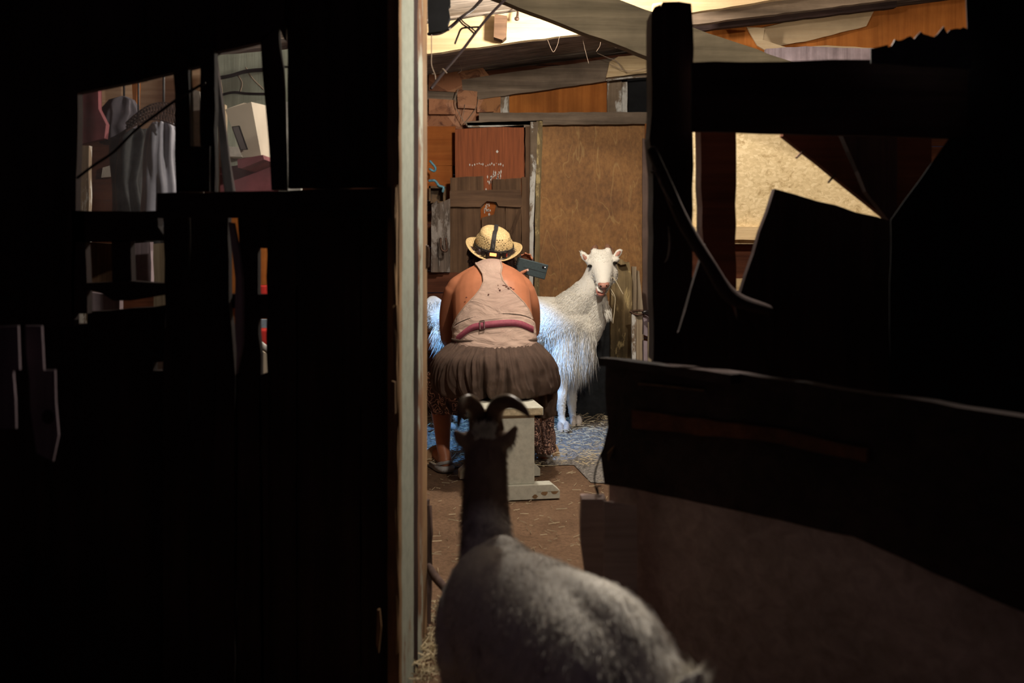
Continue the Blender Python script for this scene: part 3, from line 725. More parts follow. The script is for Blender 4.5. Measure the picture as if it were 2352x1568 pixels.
# window panes and slivers
wp = struct(empty('window_1', (-.95, 2.56, 1.5))); slab('window_pane', [(165, 140), (410, 120), (410, 500), (165, 500)], 2.56, .004, M_glass, wp, 0)
wq = struct(empty('window_2', (-.65, 2.56, 1.5))); slab('window_pane', [(485, 60), (632, 60), (632, 445), (485, 445)], 2.56, .004, M_glass, wq, 0)
beam('window_bar', P(490, 120, 2.6), P(528, 440, 2.6), .012, .02, M_dark, wq, up=Vector((0, 1, 0)), w1=.022)
slab('birch_strip', [(432, 225), (446, 205), (458, 210), (462, 250), (466, 345), (466, 1217), (428, 1217)], 4.0, .02, M_birch, label='strip of whitish bark showing between two dark window posts', cat='bark strip')
slab('reddish_strip', rect(466, 190, 474, 335), 2.62, .01, M_red, label='thin reddish lath beside the whitish bark strip', cat='lath')
slab('leaning_plank', [(524, 510), (536, 512), (556, 640), (556, 790), (542, 860), (540, 640)], 2.46, .02, M_purple, label='tapering faded plank between the dark left wall boards', cat='plank')
slab('leaning_plank', [(-60, 752), (42, 748), (45, 850), (30, 850), (36, 985), (-60, 985)], 1.9, .006, M_farplank, label='faded plank standing at the far left edge', cat='plank')
o = slab('leaning_plank', [(58, 748), (96, 748), (100, 850), (126, 850), (134, 1000), (122, 1060), (84, 1040), (70, 940)], 1.95, .006, M_farplank, label='faded knotty plank beside the far left plank', cat='plank')
bm = bmesh.new(); add_ell(bm, P(110, 957, 1.949), (.012, .003, .014), None, 10)
from_bm('knot', bm, M_dark, o)
tube('electric_cable', [P(178, 408, 2.44), P(215, 380, 2.43), P(262, 348, 2.42), P(310, 300, 2.42), P(360, 262, 2.43), P(410, 226, 2.45), P(470, 190, 2.45)], .0035, M_cable, label='black cord sloping across the left window', cat='cord')
tube('electric_cable', [P(640, 152, 2.56), P(650, 153, 2.56), P(664, 154, 2.56)], .003, M_cable, label='short black wire crossing the narrow gap right of the second window', cat='cord')

# ---- things in the lit room behind the left windows
slab('pale_green_wall_boards', [(470, 130), (690, 110), (690, 480), (482, 480), (470, 1118)], 4.7, .02, M_green, label='pale greenish board wall seen through the second window', cat='board')
tube('room_cable', [P(485, 182, 4.69), P(530, 174, 4.69), P(570, 163, 4.69), P(640, 158, 4.69)], .009, M_cable, label='upper grey cable on the pale greenish boards', cat='cable')
tube('room_cable', [P(495, 222, 4.69), P(535, 212, 4.69), P(570, 215, 4.69), P(640, 216, 4.69)], .006, M_cable, label='lower grey cable on the pale greenish boards', cat='cable')
for i, (pp, lab) in enumerate((([(565, 155), (580, 180), (605, 205)], 'slanting cobweb thread on the pale greenish boards'),
                  ([(545, 170), (556, 190), (552, 210)], 'curling cobweb thread above the tilted carton'),
                  ([(500, 160), (508, 190), (512, 225)], 'cobweb thread at the left edge of the second window'))):
    web('cobweb', [P(x, y, 4.695) for x, y in pp], .0022, lab)
def prism(name, front, Yf, back, Yb, mat, parent=None, **k):
    V = [P(x, y, Yf) for x, y in front] + [P(x, y, Yb) for x, y in back]; n = len(front)
    Fc = [tuple(range(n)), tuple(range(2 * n - 1, n - 1, -1))] + [(i, (i + 1) % n, n + (i + 1) % n, n + i) for i in range(n)]
    bm = bmesh.new(); vs = [bm.verts.new(v) for v in V]
    for f in Fc: bm.faces.new([vs[i] for i in f])
    o = from_bm(name, bm, mat, parent)
    if k: tag(o, **k)
    return o
ct = prism('carton', [(517, 251), (577, 234), (600, 358), (557, 362)], 3.6, [(560, 236), (611, 242), (626, 386), (590, 378)], 3.85, M_carton, label='tilted pale carton with a grey label behind the second window', cat='carton')
slab('carton_label', [(533, 291), (550, 289), (569, 343), (553, 344)], 3.585, .004, M_label, ct, 0)
bm = bmesh.new()
for a, b in (((533, 291), (550, 289)), ((550, 289), (569, 343)), ((569, 343), (553, 344)), ((553, 344), (533, 291))):
    add_beam(bm, P(*a, 3.584), P(*b, 3.584), .002, .002, 0, up=Vector((0, 1, 0)), step=1)
from_bm('label_border', bm, M_ink, ct)
slab('shelf_slat', [(545, 366), (604, 356), (606, 366), (556, 386), (546, 386)], 3.5, .25, M_maroon, label='dark ledge under the tilted carton', cat='shelf')
slab('cupboard_front', [(505, 384), (640, 366), (640, 480), (640, 500), (505, 500)], 3.7, .04, M_maroon, label='dull maroon board below the tilted carton', cat='board')
slab('white_ledge', [(522, 336), (552, 338), (556, 360), (522, 359)], 4.60, .10, M_white, label='small white ledge left of the tilted carton', cat='ledge')
slab('pale_strip', [(500, 235), (516, 240), (522, 470), (522, 1234), (508, 1234)], 3.9, .03, M_grass, label='pale upright lath behind the second window', cat='lath')
slab('orange_wall_board', rect(640, 134, 690, 232), 5.0, .03, M_ply, label='orange board seen through the narrow gap', cat='board')
slab('white_wall_board', rect(640, 234, 690, 470), 3.3, .03, M_white, label='bright white board seen through the narrow gap', cat='board')
# left window
slab('peach_wall_board', [(120, 170), (470, 100), (470, 1060), (120, 1060)], 5.2, .03, M_peach, label='peach-coloured board wall behind the left window', cat='board')
slab('wall_stud', rect(304, 170, 314, 280), 5.0, .05, M_ply, label='slim orange stud against the peach board wall', cat='stud')
slab('dim_back_board', [(100, 300), (480, 300), (480, 1130), (100, 1130)], 4.6, .03, M_red, label='dull red-brown boards low behind the left window', cat='board')
slab('maroon_board', [(165, -50), (222, -50), (226, 250), (243, 285), (240, 318), (165, 335)], 3.4, .03, M_maroon, label='maroon cloth hanging at the left of the left window', cat='cloth')
slab('white_plank', rect(165, 334, 204, 1234), 3.9, .03, M_whitepost, label='white scratched plank low in the left window', cat='plank')
slab('white_plank', [(236, 385), (258, 378), (262, 405), (232, 408)], 4.57, .03, M_white, label='small white wedge in the left window', cat='plank')
slab('framed_picture', [(222, 330), (258, 308), (262, 372), (240, 385), (226, 372)], 5.17, .03, M_patch, label='reddish crumpled board in the left window', cat='board')
def cyl(c0, c1): pass
drape('hanging_coat', [(*P(285, 222, 3.6), .01, .02, .02, 0), (*P(280, 232, 3.6), .05, .03, .03, 1), (*P(272, 262, 3.6), .075, .045, .04, 1), (*P(262, 292, 3.6), .07, .05, .04, 1), (*P(275, 330, 3.6), .06, .04, .03, 1.2)], M_cloth, pleats=7, amp=.006, sides=48, label='dark grey coat hanging behind the left window', cat='coat')
drape('plastic_sack', [(*P(376, 282, 3.3), .03, .03, .03, .6), (*P(376, 300, 3.3), .050, .05, .05, 1), (*P(374, 360, 3.3), .055, .06, .06, 1), (*P(376, 430, 3.3), .062, .07, .07, 1), (*P(374, 540, 3.3), .068, .07, .07, 1)], M_tarp, pleats=9, amp=.006, sides=60, label='grey plastic sack filling the right of the left window', cat='sack')
drape('dark_bundle', [(*P(318, 296, 3.5), .03, .03, .03, .5), (*P(312, 320, 3.5), .065, .05, .05, 1), (*P(305, 420, 3.5), .06, .06, .06, 1), (*P(318, 560, 3.5), .085, .06, .06, 1)], M_black, pleats=6, amp=.008, sides=48, label='dark bundle of cloth left of the grey sack', cat='bundle')
for nm, px, py, Y in (('hanging_coat', 285, 224, 3.6), ('plastic_sack', 376, 284, 3.3), ('dark_bundle', 318, 298, 3.5)):
    a = P(px, py, Y); tube('rope', [a, Vector((a.x, a.y, rz(a.x) + .01))], .004, M_cable, bpy.data.objects[nm]).matrix_parent_inverse = Matrix.Identity(4)
bm = bmesh.new()
A = [P(290 + 118 * t, 282 - 40 * t - 22 * math.sin(PI * t), 3.25) for t in [i / 18 for i in range(19)]]
B = [p + Vector((.012, -.03, -.030 - .045 * i / 18)) for i, p in enumerate(A)]
for q in (A, B, [a.lerp(b, .5) for a, b in zip(A, B)]): add_tube(bm, q, .003, 5, 1)
for i in range(0, 17): add_tube(bm, [A[i], B[i + 1]], .0028, 5, 1); add_tube(bm, [B[i], A[i + 1]], .0028, 5, 1)
tag(from_bm('wicker_basket', bm, plain('dark_wicker', (.09, .05, .04), .6, .4, 50, .2)), 'open lattice rim of a wicker basket over the grey sack', 'basket')
# low gaps
slab('pale_upright', [(290, 560), (345, 556), (347, 650), (290, 650)], 3.2, .03, M_purple, label='mauve board seen in the low left gap', cat='board')
slab('pale_upright', [(352, 560), (380, 558), (384, 700), (386, 1390), (356, 1390)], 3.15, .03, M_grass, label='pale peeling board seen in the low left gap', cat='board')
slab('pale_upright', [(205, 556), (262, 560), (268, 640), (268, 1290), (205, 1290)], 3.6, .03, M_brown, label='brown speckled board in the low left gap', cat='board')
slab('pale_upright', [(205, 670), (275, 682), (275, 712), (200, 716)], 3.2, .03, M_purple, label='mauve scrap below the low left rail', cat='board')
slab('slatted_crate', rect(345, 826, 382, 1437), 3.0, .1, M_white, label='white slats glimpsed through a small low gap', cat='crate')
slab('orange_back_board', rect(500, 480, 720, 1064), 5.2, .03, M_ply, label='orange board behind the low slits', cat='board')
drape('red_basin', [(*P(604, 655, 5.10), .10, .08, .08, 0), (*P(604, 672, 5.10), .095, .075, .075, 0), (*P(604, 700, 5.10), .08, .06, .06, 0)], M_redplast, pleats=4, amp=0, sides=32, label='red basin seen through the low slit', cat='basin')
slab('blue_sheet', rect(585, 734, 628, 1186), 4.2, .04, plain('pale_blue_sheet', (.30, .38, .48), .5, .3, 20, .2), label='pale blue sheet in the lowest slit', cat='sheet')
drape('red_bucket', [(*P(604, 756, 3.9), .09, .07, .07, 0), (*P(604, 780, 3.9), .085, .07, .07, 0), (*P(604, 815, 3.9), .075, .06, .06, 0)], M_redplast, pleats=4, amp=0, sides=32, label='red bucket below the pale blue sheet', cat='bucket')
tube('grey_pipe', [P(585, 780, 3.5), P(604, 795, 3.5), P(625, 812, 3.5)], .012, plain('grey_pipe', (.42, .40, .38), .4, .1, 9, 0), label='grey pipe slanting in the lowest slit', cat='pipe')
slab('grey_tile', [(586, 800), (626, 817), (626, 1270), (586, 1270)], 3.7, .04, M_carton, label='pale board end under the grey pipe', cat='board')

# ---- near partition, right of the doorway
wf = struct(empty('wall_front_right', (1.2, 2.5, 0)))
def darkr(pp, Y=2.5, t=.03, mat=None, name='board'): return slab(name, pp, Y, t, mat or M_dark, wf, .002)
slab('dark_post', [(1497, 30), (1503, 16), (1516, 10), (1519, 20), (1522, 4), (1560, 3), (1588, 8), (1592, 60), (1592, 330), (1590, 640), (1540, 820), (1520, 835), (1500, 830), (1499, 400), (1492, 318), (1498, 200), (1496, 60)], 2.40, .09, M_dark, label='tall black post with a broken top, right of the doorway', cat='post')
slab('dark_post', [(1609, 290), (1690, 290), (1690, 740), (1640, 760), (1612, 520)], 2.62, .08, M_red, label='dark reddish post just right of the tall black post', cat='post')
slab('cross_rail', [(1588, 143), (2010, 137), (2400, 135), (2400, 330), (2180, 318), (1700, 304), (1588, 302)], 2.36, .018, M_darkx, label='wide black cross rail above the right opening', cat='rail')
def jag():
    pts = [(2000, 145), (2000, 112), (2040, 102)]
    for i in range(24): pts.append((2040 + i * 7.5, 102 - i * 1.6 + R.uniform(-9, 6) - (9 if i % 7 == 3 else 0)))
    pts += [(2222, 66), (2232, 80), (2232, 160)]
    return pts
slab('torn_tarpaulin', jag(), 2.30, .003, M_black, label='black torn-edged tarpaulin on the cross rail', cat='tarpaulin')
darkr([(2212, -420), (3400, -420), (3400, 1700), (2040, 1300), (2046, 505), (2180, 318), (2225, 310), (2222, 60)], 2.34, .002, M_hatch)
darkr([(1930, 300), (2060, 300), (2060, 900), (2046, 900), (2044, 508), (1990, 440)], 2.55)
slab('slanted_board', [(1800, 303), (2140, 308), (2140, 540), (2044, 508), (1950, 432), (1798, 312)], 2.60, .03, M_red, label='dark reddish board with a slanting edge and nails in the right opening', cat='board')
for a, b, lab in (((1845, 347), (1829, 362), 'upper nail sticking from the slanting board edge'), ((1917, 402), (1903, 418), 'lower nail sticking from the slanting board edge')):
    tube('nail', [P(*a, 2.60), P(*b, 2.58)], .0032, M_metal, label=lab, cat='nail')
slab('leaning_board', [(1780, 434), (2060, 512), (2060, 930), (1790, 930), (1760, 800), (1698, 682)], 2.45, .03, M_dark, label='black square board leaning in the right opening', cat='board')
darkr([(1500, 820), (1560, 760), (1620, 560), (1660, 660), (1700, 752), (1690, 700), (1700, 676), (1768, 704), (1740, 735), (2100, 900), (2100, 1400), (1500, 1150)], 2.46)
tube('crooked_stick', [P(1497, 345, 2.3), P(1530, 420, 2.3), P(1570, 510, 2.31), P(1625, 600, 2.3), P(1680, 680, 2.3), P(1765, 712, 2.28)], [.012, .014, .016, .015, .018, .012], M_dark, label='dark crooked branch across the tall black post', cat='branch')
tube('pale_twig', [P(1496, 395, 2.28), P(1508, 398, 2.28), P(1522, 430, 2.28), P(1545, 470, 2.28)], [.003, .003, .0025, .001], M_birch, label='pale dry twig on the tall black post', cat='twig')
tube('pale_twig', [P(1536, 520, 2.38), P(1538, 560, 2.38), P(1534, 590, 2.38), P(1527, 602, 2.38)], [.002, .0025, .002, .001], M_birch, label='short pale fibre hanging on the tall black post', cat='twig')
# lit board and ceiling sheet beyond
slab('strand_board', [(1560, 250), (2080, 250), (2080, 560), (1560, 560)], 4.9, .02, M_osb, label='pale strand board sheet lit behind the right opening', cat='board')
slab('tan_plank', [(1560, 519), (2080, 527), (2080, 553), (1560, 550)], 4.855, .15, M_pine, label='tan plank under the strand board', cat='plank')
slab('red_board', [(1560, 552), (2080, 556), (2080, 1084), (1560, 1084)], 5.0, .03, M_red, label='red-brown boarding below the tan plank', cat='board')
slab('tan_block', rect(1680, 640, 1712, 668), 4.955, .05, M_pine, label='small tan block behind the leaning black board', cat='block')
slab('tan_block', [(1726, 688), (1762, 700), (1760, 722), (1735, 728)], 4.955, .05, M_pine, label='tan chip glimpsed below the leaning black board', cat='block')
slab('tan_plywood', [(1560, 70), (1700, 62), (2260, -10), (2260, 260), (1560, 260)], 5.9, .02, M_ply, label='stained plywood sheet high on the right, under the roof', cat='plywood')
slab('pale_plank', [(1740, 66), (1830, 45), (2010, 20), (1990, 60), (1850, 95), (1760, 110)], 5.84, .01, M_paper, label='peeling pale paper strip on the high plywood', cat='paper')
slab('torn_paper', [(1715, 62), (1756, 64), (1752, 92), (1812, 110), (1900, 104), (2006, 110), (2006, 150), (1820, 150), (1740, 105)], 5.7, .012, M_paper, label='large torn curl of pale paper on the high plywood', cat='paper')
slab('whitish_batten', [(1760, 112), (1850, 106), (2020, 112), (2020, 160), (1760, 160)], 5.55, .04, M_purple, label='greyish batten just above the black cross rail', cat='batten')
slab('ceiling_joist', [(1560, 18), (2200, -60), (2200, -20), (1560, 60)], 5.2, .05, M_greyx, label='grey joist at the top right, above the plywood', cat='joist')
slab('ceiling_joist', [(1500, 8), (1900, -40), (1900, -20), (1560, 34), (1500, 30)], 4.9, .05, M_pine, label='cream joist end at the very top right of the tall black post', cat='joist')
slab('ceiling_joist', [(1560, 52), (2060, -8), (2060, 16), (1560, 76)], 5.5, .05, M_darkx, label='dark joist directly above the stained plywood', cat='joist')

# ---- gates and low boards at the right, swinging towards the viewer
def gate_pt(px, py):
    """point on the open gate: vertical plane from (.22,2.42) towards (.95,1.35)"""
    a = Vector((.23, 2.40, 0)); d = Vector((.62, -.78, 0)).normalized()
    k = (px - CX) / F
    # x = k*y ; a.x + s d.x = k (a.y + s d.y)
    s = (k * a.y - a.x) / (d.x - k * d.y); y = a.y + s * d.y
    return P(px, py, y)
GD = Vector((.78, .62, 0)).normalized()
def gate(name, pp, mat, parent=None, t=.03, off=0, **k):
    bm = bmesh.new(); add_slab(bm, [gate_pt(x, y) + GD * off for x, y in pp], t, .002, .05, GD); o = from_bm(name, bm, mat, parent)
    if k: tag(o, **k)
    return o
g = empty('stall_gate', (.23, 2.40, 0), 'low dark stall gate swung open towards the viewer', 'gate')
gate('gate_panel', [(1392, 824), (1430, 826), (1530, 838), (1700, 858), (2500, 980), (2500, 1450), (2350, 1405), (1960, 1232), (1480, 1128), (1388, 1112), (1380, 1050), (1396, 980), (1390, 900)], M_darkx, g, .03)
gate('gate_rail', [(1396, 820), (1540, 836), (1700, 858), (1700, 880), (1540, 856), (1396, 836)], M_gate if False else M_darkx, g, .03, -.03)
gate('gate_slat', [(1470, 878), (1622, 894), (1622, 899), (1470, 883)], M_brown, g, .006, -.007)
gate('gate_slat', [(1460, 940), (1800, 985), (2000, 1030), (2000, 1060), (1800, 1016), (1460, 982)], M_red, g, .012, -.013)
gate('gate_board', [(1392, 1112), (1480, 1128), (1960, 1232), (2500, 1450), (2500, 2600), (1392, 1700)], M_gate, g, .03, .01)
slab('gate_post', [(1336, 1146), (1392, 1146), (1394, 1400), (1396, 1700), (1342, 1700), (1345, 1330), (1334, 1250)], 2.32, .05, M_gate, label='short upright post at the foot of the doorway, right side', cat='post')
slab('gate_post', [(1386, 1150), (1462, 1160), (1466, 1400), (1470, 1700), (1386, 1700)], 2.22, .006, M_gate, label='wider upright board standing beside the short post', cat='post')
tube('loop_string', [P(1396, 1010, 2.42), P(1378, 1050, 2.4), P(1366, 1090, 2.38), P(1368, 1120, 2.38), P(1376, 1140, 2.38), P(1372, 1118, 2.36), P(1380, 1116, 2.38)], .002, M_cable, label='thin dark string looped at the end of the gate', cat='string')
slab('gate_scrap', [(1396, 1042), (1414, 1020), (1398, 1060)], 2.38, .01, M_edge, label='pale splinter at the gate end', cat='splinter')
# closing boards outside the frame on the near side of the right wall
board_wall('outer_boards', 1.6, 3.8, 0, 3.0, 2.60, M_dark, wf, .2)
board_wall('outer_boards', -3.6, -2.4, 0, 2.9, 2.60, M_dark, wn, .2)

# ------------------------------------------------------------------ litter and loose straw
def litter():
    rn = random.Random(11); V = []; Fc = []
    # low uneven bed of trampled bedding, edge running round the stool
    nx, ny = 60, 46
    def edge(x): return 5.02 + .22 * noise.noise(Vector((x * 2.3, 3.1, 0))) + (-.25 if x > .35 else .1)
    for j in range(ny + 1):
        for i in range(nx + 1):
            x = -1.6 + 3.6 * i / nx; e = edge(x); y = e + (6.9 - e) * j / ny
            t = min(1, j / 5)
            V.append((x, y, .014 * t + .004 + .030 * t * abs(noise.noise(Vector((x * 5, y * 5, 1)))) + .012 * noise.noise(Vector((x * 2.2, y * 2.2, 0)))))
    for j in range(ny):
        for i in range(nx): a = j * (nx + 1) + i; Fc.append((a, a + 1, a + nx + 2, a + nx + 1))
    o = mesh_raw('straw_bedding', V, Fc, M_litter, None, True); tag(o, 'grey trampled straw bedding over the floor beyond the stool', 'straw', kind='stuff')
    V = []; Fc = []
    def st(x, y, z, l, a, w, up=.1):
        n = len(V); dx, dy = math.cos(a) * l / 2, math.sin(a) * l / 2; sx, sy = -math.sin(a) * w, math.cos(a) * w; dz = rn.uniform(-up, up) * l
        V.extend([(x - dx - sx, y - dy - sy, z - dz), (x - dx + sx, y - dy + sy, z - dz), (x + dx + sx, y + dy + sy, z + dz), (x + dx - sx, y + dy - sy, z + dz), (x - dx, y - dy, z - dz + w * 2), (x + dx, y + dy, z + dz + w * 2)])
        Fc.extend([(n, n + 1, n + 2, n + 3), (n, n + 3, n + 5, n + 4), (n + 1, n + 4, n + 5, n + 2)])
    for i in range(5200):
        x = rn.uniform(-1.5, 1.9); y = rn.uniform(5.0, 6.8)
        st(x, y, .040 + .012 * noise.noise(Vector((x * 2.2, y * 2.2, 0))) + rn.uniform(-.008, .008), rn.uniform(.015, .06), rn.uniform(0, PI), rn.uniform(.0008, .0018), .2)
    o = mesh_raw('loose_straw', V, Fc, M_straw); tag(o, 'scattered straw stalks over the grey bedding', 'straw', kind='stuff')
    V = []; Fc = []
    for i in range(420):
        x = rn.uniform(-.5, .6); y = rn.uniform(3.0, 5.0)
        st(x, y, .006 + .012 * noise.noise(Vector((x * 2.2, y * 2.2, 0))), rn.uniform(.01, .05), rn.uniform(0, PI), rn.uniform(.0006, .0012), .05)
    for i in range(260):
        x = rn.gauss(-.21, .035); y = rn.uniform(2.55, 3.1)
        st(x, y, .02 + rn.uniform(0, .03), rn.uniform(.02, .06), rn.uniform(0, PI), rn.uniform(.001, .002), .4)
    o = mesh_raw('floor_chaff', V, Fc, M_straw); tag(o, 'sparse chaff on the brown floor of the doorway', 'straw', kind='stuff')
litter()
tube('dropped_stick', [P(985, 990, 5.9), P(1000, 988, 5.9), P(1012, 990, 5.88)], .007, M_red, label='upper small red-brown stick on the blue-lit floor', cat='stick')
tube('dropped_stick', [P(982, 1014, 5.75), P(996, 1010, 5.78), P(1006, 1012, 5.76)], .007, M_red, label='lower small red-brown stick on the blue-lit floor', cat='stick')

# ------------------------------------------------------------------ stool
sl = empty('milking_stool', (0, 4.7, 0), 'cream-painted wooden milking stool under the seated person', 'stool')
SR = rotxyz(z=10); SO = Vector((-.030, 4.70, 0))
def sp(x, y, z): v = SR @ Vector((x, y, 0)); return SO + v + Vector((0, 0, z))
def sbox(name, c, s, mat, rz_=0, chamfer=False):
    if chamfer:
        w, d, h = s; bm = bmesh.new(); c0 = Vector(c)
        pr = [(-w / 2, 0), (w / 2, 0), (w / 2, h * .55), (w / 2 - .035, h), (-w / 2 + .035, h), (-w / 2, h * .55)]
        a = [bm.verts.new(sp(c0.x + x, c0.y - d / 2, c0.z + z)) for x, z in pr]; b = [bm.verts.new(sp(c0.x + x, c0.y + d / 2, c0.z + z)) for x, z in pr]
        bm.faces.new(a); bm.faces.new(b[::-1])
        for i in range(6): bm.faces.new((a[i], b[i], b[(i + 1) % 6], a[(i + 1) % 6]))
        bmesh.ops.bevel(bm, geom=bm.edges[:], offset=.002, segments=1, affect='EDGES')
        return from_bm(name, bm, mat, sl)
    return box(name, sp(*c), s, mat, sl, SR, .003)
so = -.005
sbox('seat', (so, 0, .398), (.27, .50, .036), M_stool)
sbox('seat_end_grain', (so, -.2505, .398), (.262, .003, .030), M_endgrain)
for yy, nm in ((-.22, 'front'), (.22, 'rear')):
    sbox('leg_panel', (so, yy, .225), (.195, .028, .31), M_stool)
    sbox('foot_rail', (so + .01, yy, .004), (.40, .07, .066), M_stool, 0, True)
sbox('stretcher', (so, 0, .14), (.03, .41, .05), M_stool)
# brown worn patches on the front foot
bm = bmesh.new()
for cx, cz, rr in ((.175, .035, .017), (.13, .028, .014), (.085, .014, .012), (.15, .05, .009), (.105, .04, .008)):
    pts = [sp(so + .01 + cx + rr * (1 + R.uniform(-.3, .3)) * math.cos(a), -.22 - .0362, .004 + max(.003, min(.034, cz + rr * .8 * math.sin(a)))) for a in [2 * PI * i / 12 for i in range(12)]]
    add_slab(bm, pts, .002, 0)
from_bm('chipped_paint', bm, M_edge, sl)['kind'] = 'stuff'

# ------------------------------------------------------------------ the seated person
person = empty('person', (-.085, 4.95, 0), 'person seated on the stool, back turned, in pink tank top, brown skirt and straw hat', 'person')
def torso(bm, g=0.0):
    s = 28
    add_tube(bm, [(-.085, 4.80, .50), (-.085, 4.86, .60), (-.088, 4.915, .70), (-.098, 4.985, .80), (-.105, 5.06, .89), (-.108, 5.125, .955), (-.11, 5.18, 1.00)],
             [(.185 + g, .13 + g), (.205 + g, .14 + g), (.200 + g, .128 + g), (.198 + g, .125 + g), (.198 + g, .122 + g), (.175 + g, .105 + g), (.11 + g, .075 + g)], s, 5)
    add_tube(bm, [(-.262, 5.12, .918), (-.19, 5.14, .955), (-.11, 5.165, .985), (-.03, 5.14, .958), (.032, 5.12, .92)], [.074 + g, .080 + g, .078 + g, .080 + g, .074 + g], 16, 4, hint=Vector((0, .01, 1)))
    add_tube(bm, [(-.11, 5.17, .965), (-.11, 5.25, 1.005), (-.108, 5.33, 1.05)], [(.085 + g, .06 + g), (.062 + g, .055 + g), (.055, .055)], 18, 5)
def build_body():
    bm = bmesh.new(); torso(bm)
    for sx in (-.262, .035): add_ell(bm, (sx, 5.115, .903), (.080, .070, .088))
    # head
    add_ell(bm, (-.105, 5.385, 1.105), (.074, .092, .098), rotxyz(x=-28)); add_ell(bm, (-.105, 5.43, 1.06), (.052, .06, .06), rotxyz(x=-30))
    add_ell(bm, (-.105, 5.478, 1.075), (.011, .018, .016)); add_ell(bm, (-.105, 5.472, 1.045), (.022, .010, .007))
    for sx in (-1, 1): add_ell(bm, (-.105 + sx * .077, 5.38, 1.085), (.010, .018, .03))
    # left arm, hanging and reaching forward to the goat
    add_tube(bm, [(-.255, 5.115, .955), (-.285, 5.115, .90), (-.312, 5.13, .83), (-.328, 5.16, .75), (-.330, 5.20, .655)], [.035, .066, .058, .050, .043], 16, 5)
    add_tube(bm, [(-.330, 5.20, .655), (-.27, 5.33, .60), (-.19, 5.47, .545), (-.16, 5.53, .525)], [.043, .043, .033, .026], 16, 5)
    add_ell(bm, (-.145, 5.565, .51), (.036, .045, .018), rotxyz(x=-20, z=-20))
    for i in range(4):
        b0 = Vector((-.165 + i * .019, 5.60, .51)); b1 = b0 + Vector((.006, .035, -.012)); b2 = b1 + Vector((.004, .012, -.028)); b3 = b2 + Vector((0, -.006, -.020))
        add_tube(bm, [b0, b1, b2, b3], [.009, .0085, .008, .007], 8, 3)
    add_tube(bm, [(-.115, 5.55, .51), (-.095, 5.575, .50), (-.092, 5.59, .475)], [.011, .0095, .008], 8, 3)
    # right arm, elbow down, forearm raised to the phone
    add_tube(bm, [(.025, 5.115, .955), (.055, 5.115, .90), (.084, 5.13, .835), (.098, 5.165, .765), (.102, 5.22, .69)], [.035, .067, .059, .050, .044], 16, 5)
    add_tube(bm, [(.102, 5.22, .69), (.085, 5.31, .79), (.050, 5.39, .90), (.032, 5.418, .955)], [.044, .044, .034, .027], 16, 5)
    # right hand: palm left of and behind the phone
    add_tube(bm, [(.030, 5.418, .955), (.034, 5.432, .985), (.040, 5.442, 1.012)], [(.030, .018), (.040, .018), (.038, .015)], 14, 4)
    tops = [(1197, 586), (1207, 582), (1217, 585), (1222, 594)]
    for i, (px, py) in enumerate(tops):
        tip = P(px, py, 5.385); kn = Vector((.030 + i * .015, 5.447, 1.022 - .010 * i))
        mid = Vector((tip.x + .002, 5.437, tip.z - .008))
        add_tube(bm, [kn, kn.lerp(mid, .6) + Vector((0, .008, 0)), mid, tip + Vector((0, .012, .001)), tip], [.0095, .009, .0085, .008, .0072], 10, 3)
    th = P(1211, 620, 5.350)
    add_tube(bm, [(.020, 5.415, .965), (.022, 5.380, .975), (.040, 5.352, .988), th], [.014, .013, .0115, .0095], 12, 4)
    # hips, thighs, calves, feet
    add_ell(bm, (-.16, 4.80, .51), (.11, .13, .11)); add_ell(bm, (-.01, 4.82, .51), (.11, .13, .11))
    for hip, kn, an, toe in (((-.17, 4.88, .50), (-.375, 5.24, .44), (-.348, 5.045, .11), (-.425, 5.20, .035)), ((.0, 4.88, .50), (.175, 5.30, .44), (.165, 5.22, .10), (.185, 5.39, .035))):
        hip, kn, an, toe = map(Vector, (hip, kn, an, toe))
        add_tube(bm, [hip, hip.lerp(kn, .5) + Vector((0, 0, .03)), kn], [.095, .08, .055], 16, 5)
        cf = kn.lerp(an, .35) + Vector((0, -.022, 0))
        add_tube(bm, [kn, cf, kn.lerp(an, .72) + Vector((0, -.008, 0)), an], [.055, .060, .043, .034], 16, 5)
        d = (toe - an); d.z = 0; d.normalize(); heel = an - d * .028; heel.z = .058
        add_ell(bm, heel, (.035, .038, .036)); add_tube(bm, [an, heel + Vector((0, 0, .012))], [.034, .031], 14, 3)
        b = Vector((toe.x, toe.y, .048)) - d * .02
        add_tube(bm, [heel + d * .01, heel.lerp(b, .5) + Vector((0, 0, .014)), b, b + d * .03], [(.030, .026), (.036, .026), (.042, .018), (.038, .012)], 14, 4)
        s = Vector((-d.y, d.x, 0))
        for i in range(5):
            q = b + d * .030 + s * (.030 - i * .0155) * (1 if hip.x < -.1 else -1)
            add_tube(bm, [q, q + d * (.024 - .003 * i), q + d * (.036 - .004 * i) + Vector((0, 0, -.006))], [.010, .0095, .008], 8, 2)
    return remesh(bm, .0062, 8)
body = link('body', build_body(), M_skin, person, True)
nail = box('thumbnail', P(1212, 620, 5.3395), (.010, .003, .012), M_nail, body, rotxyz(y=-20), .0014)
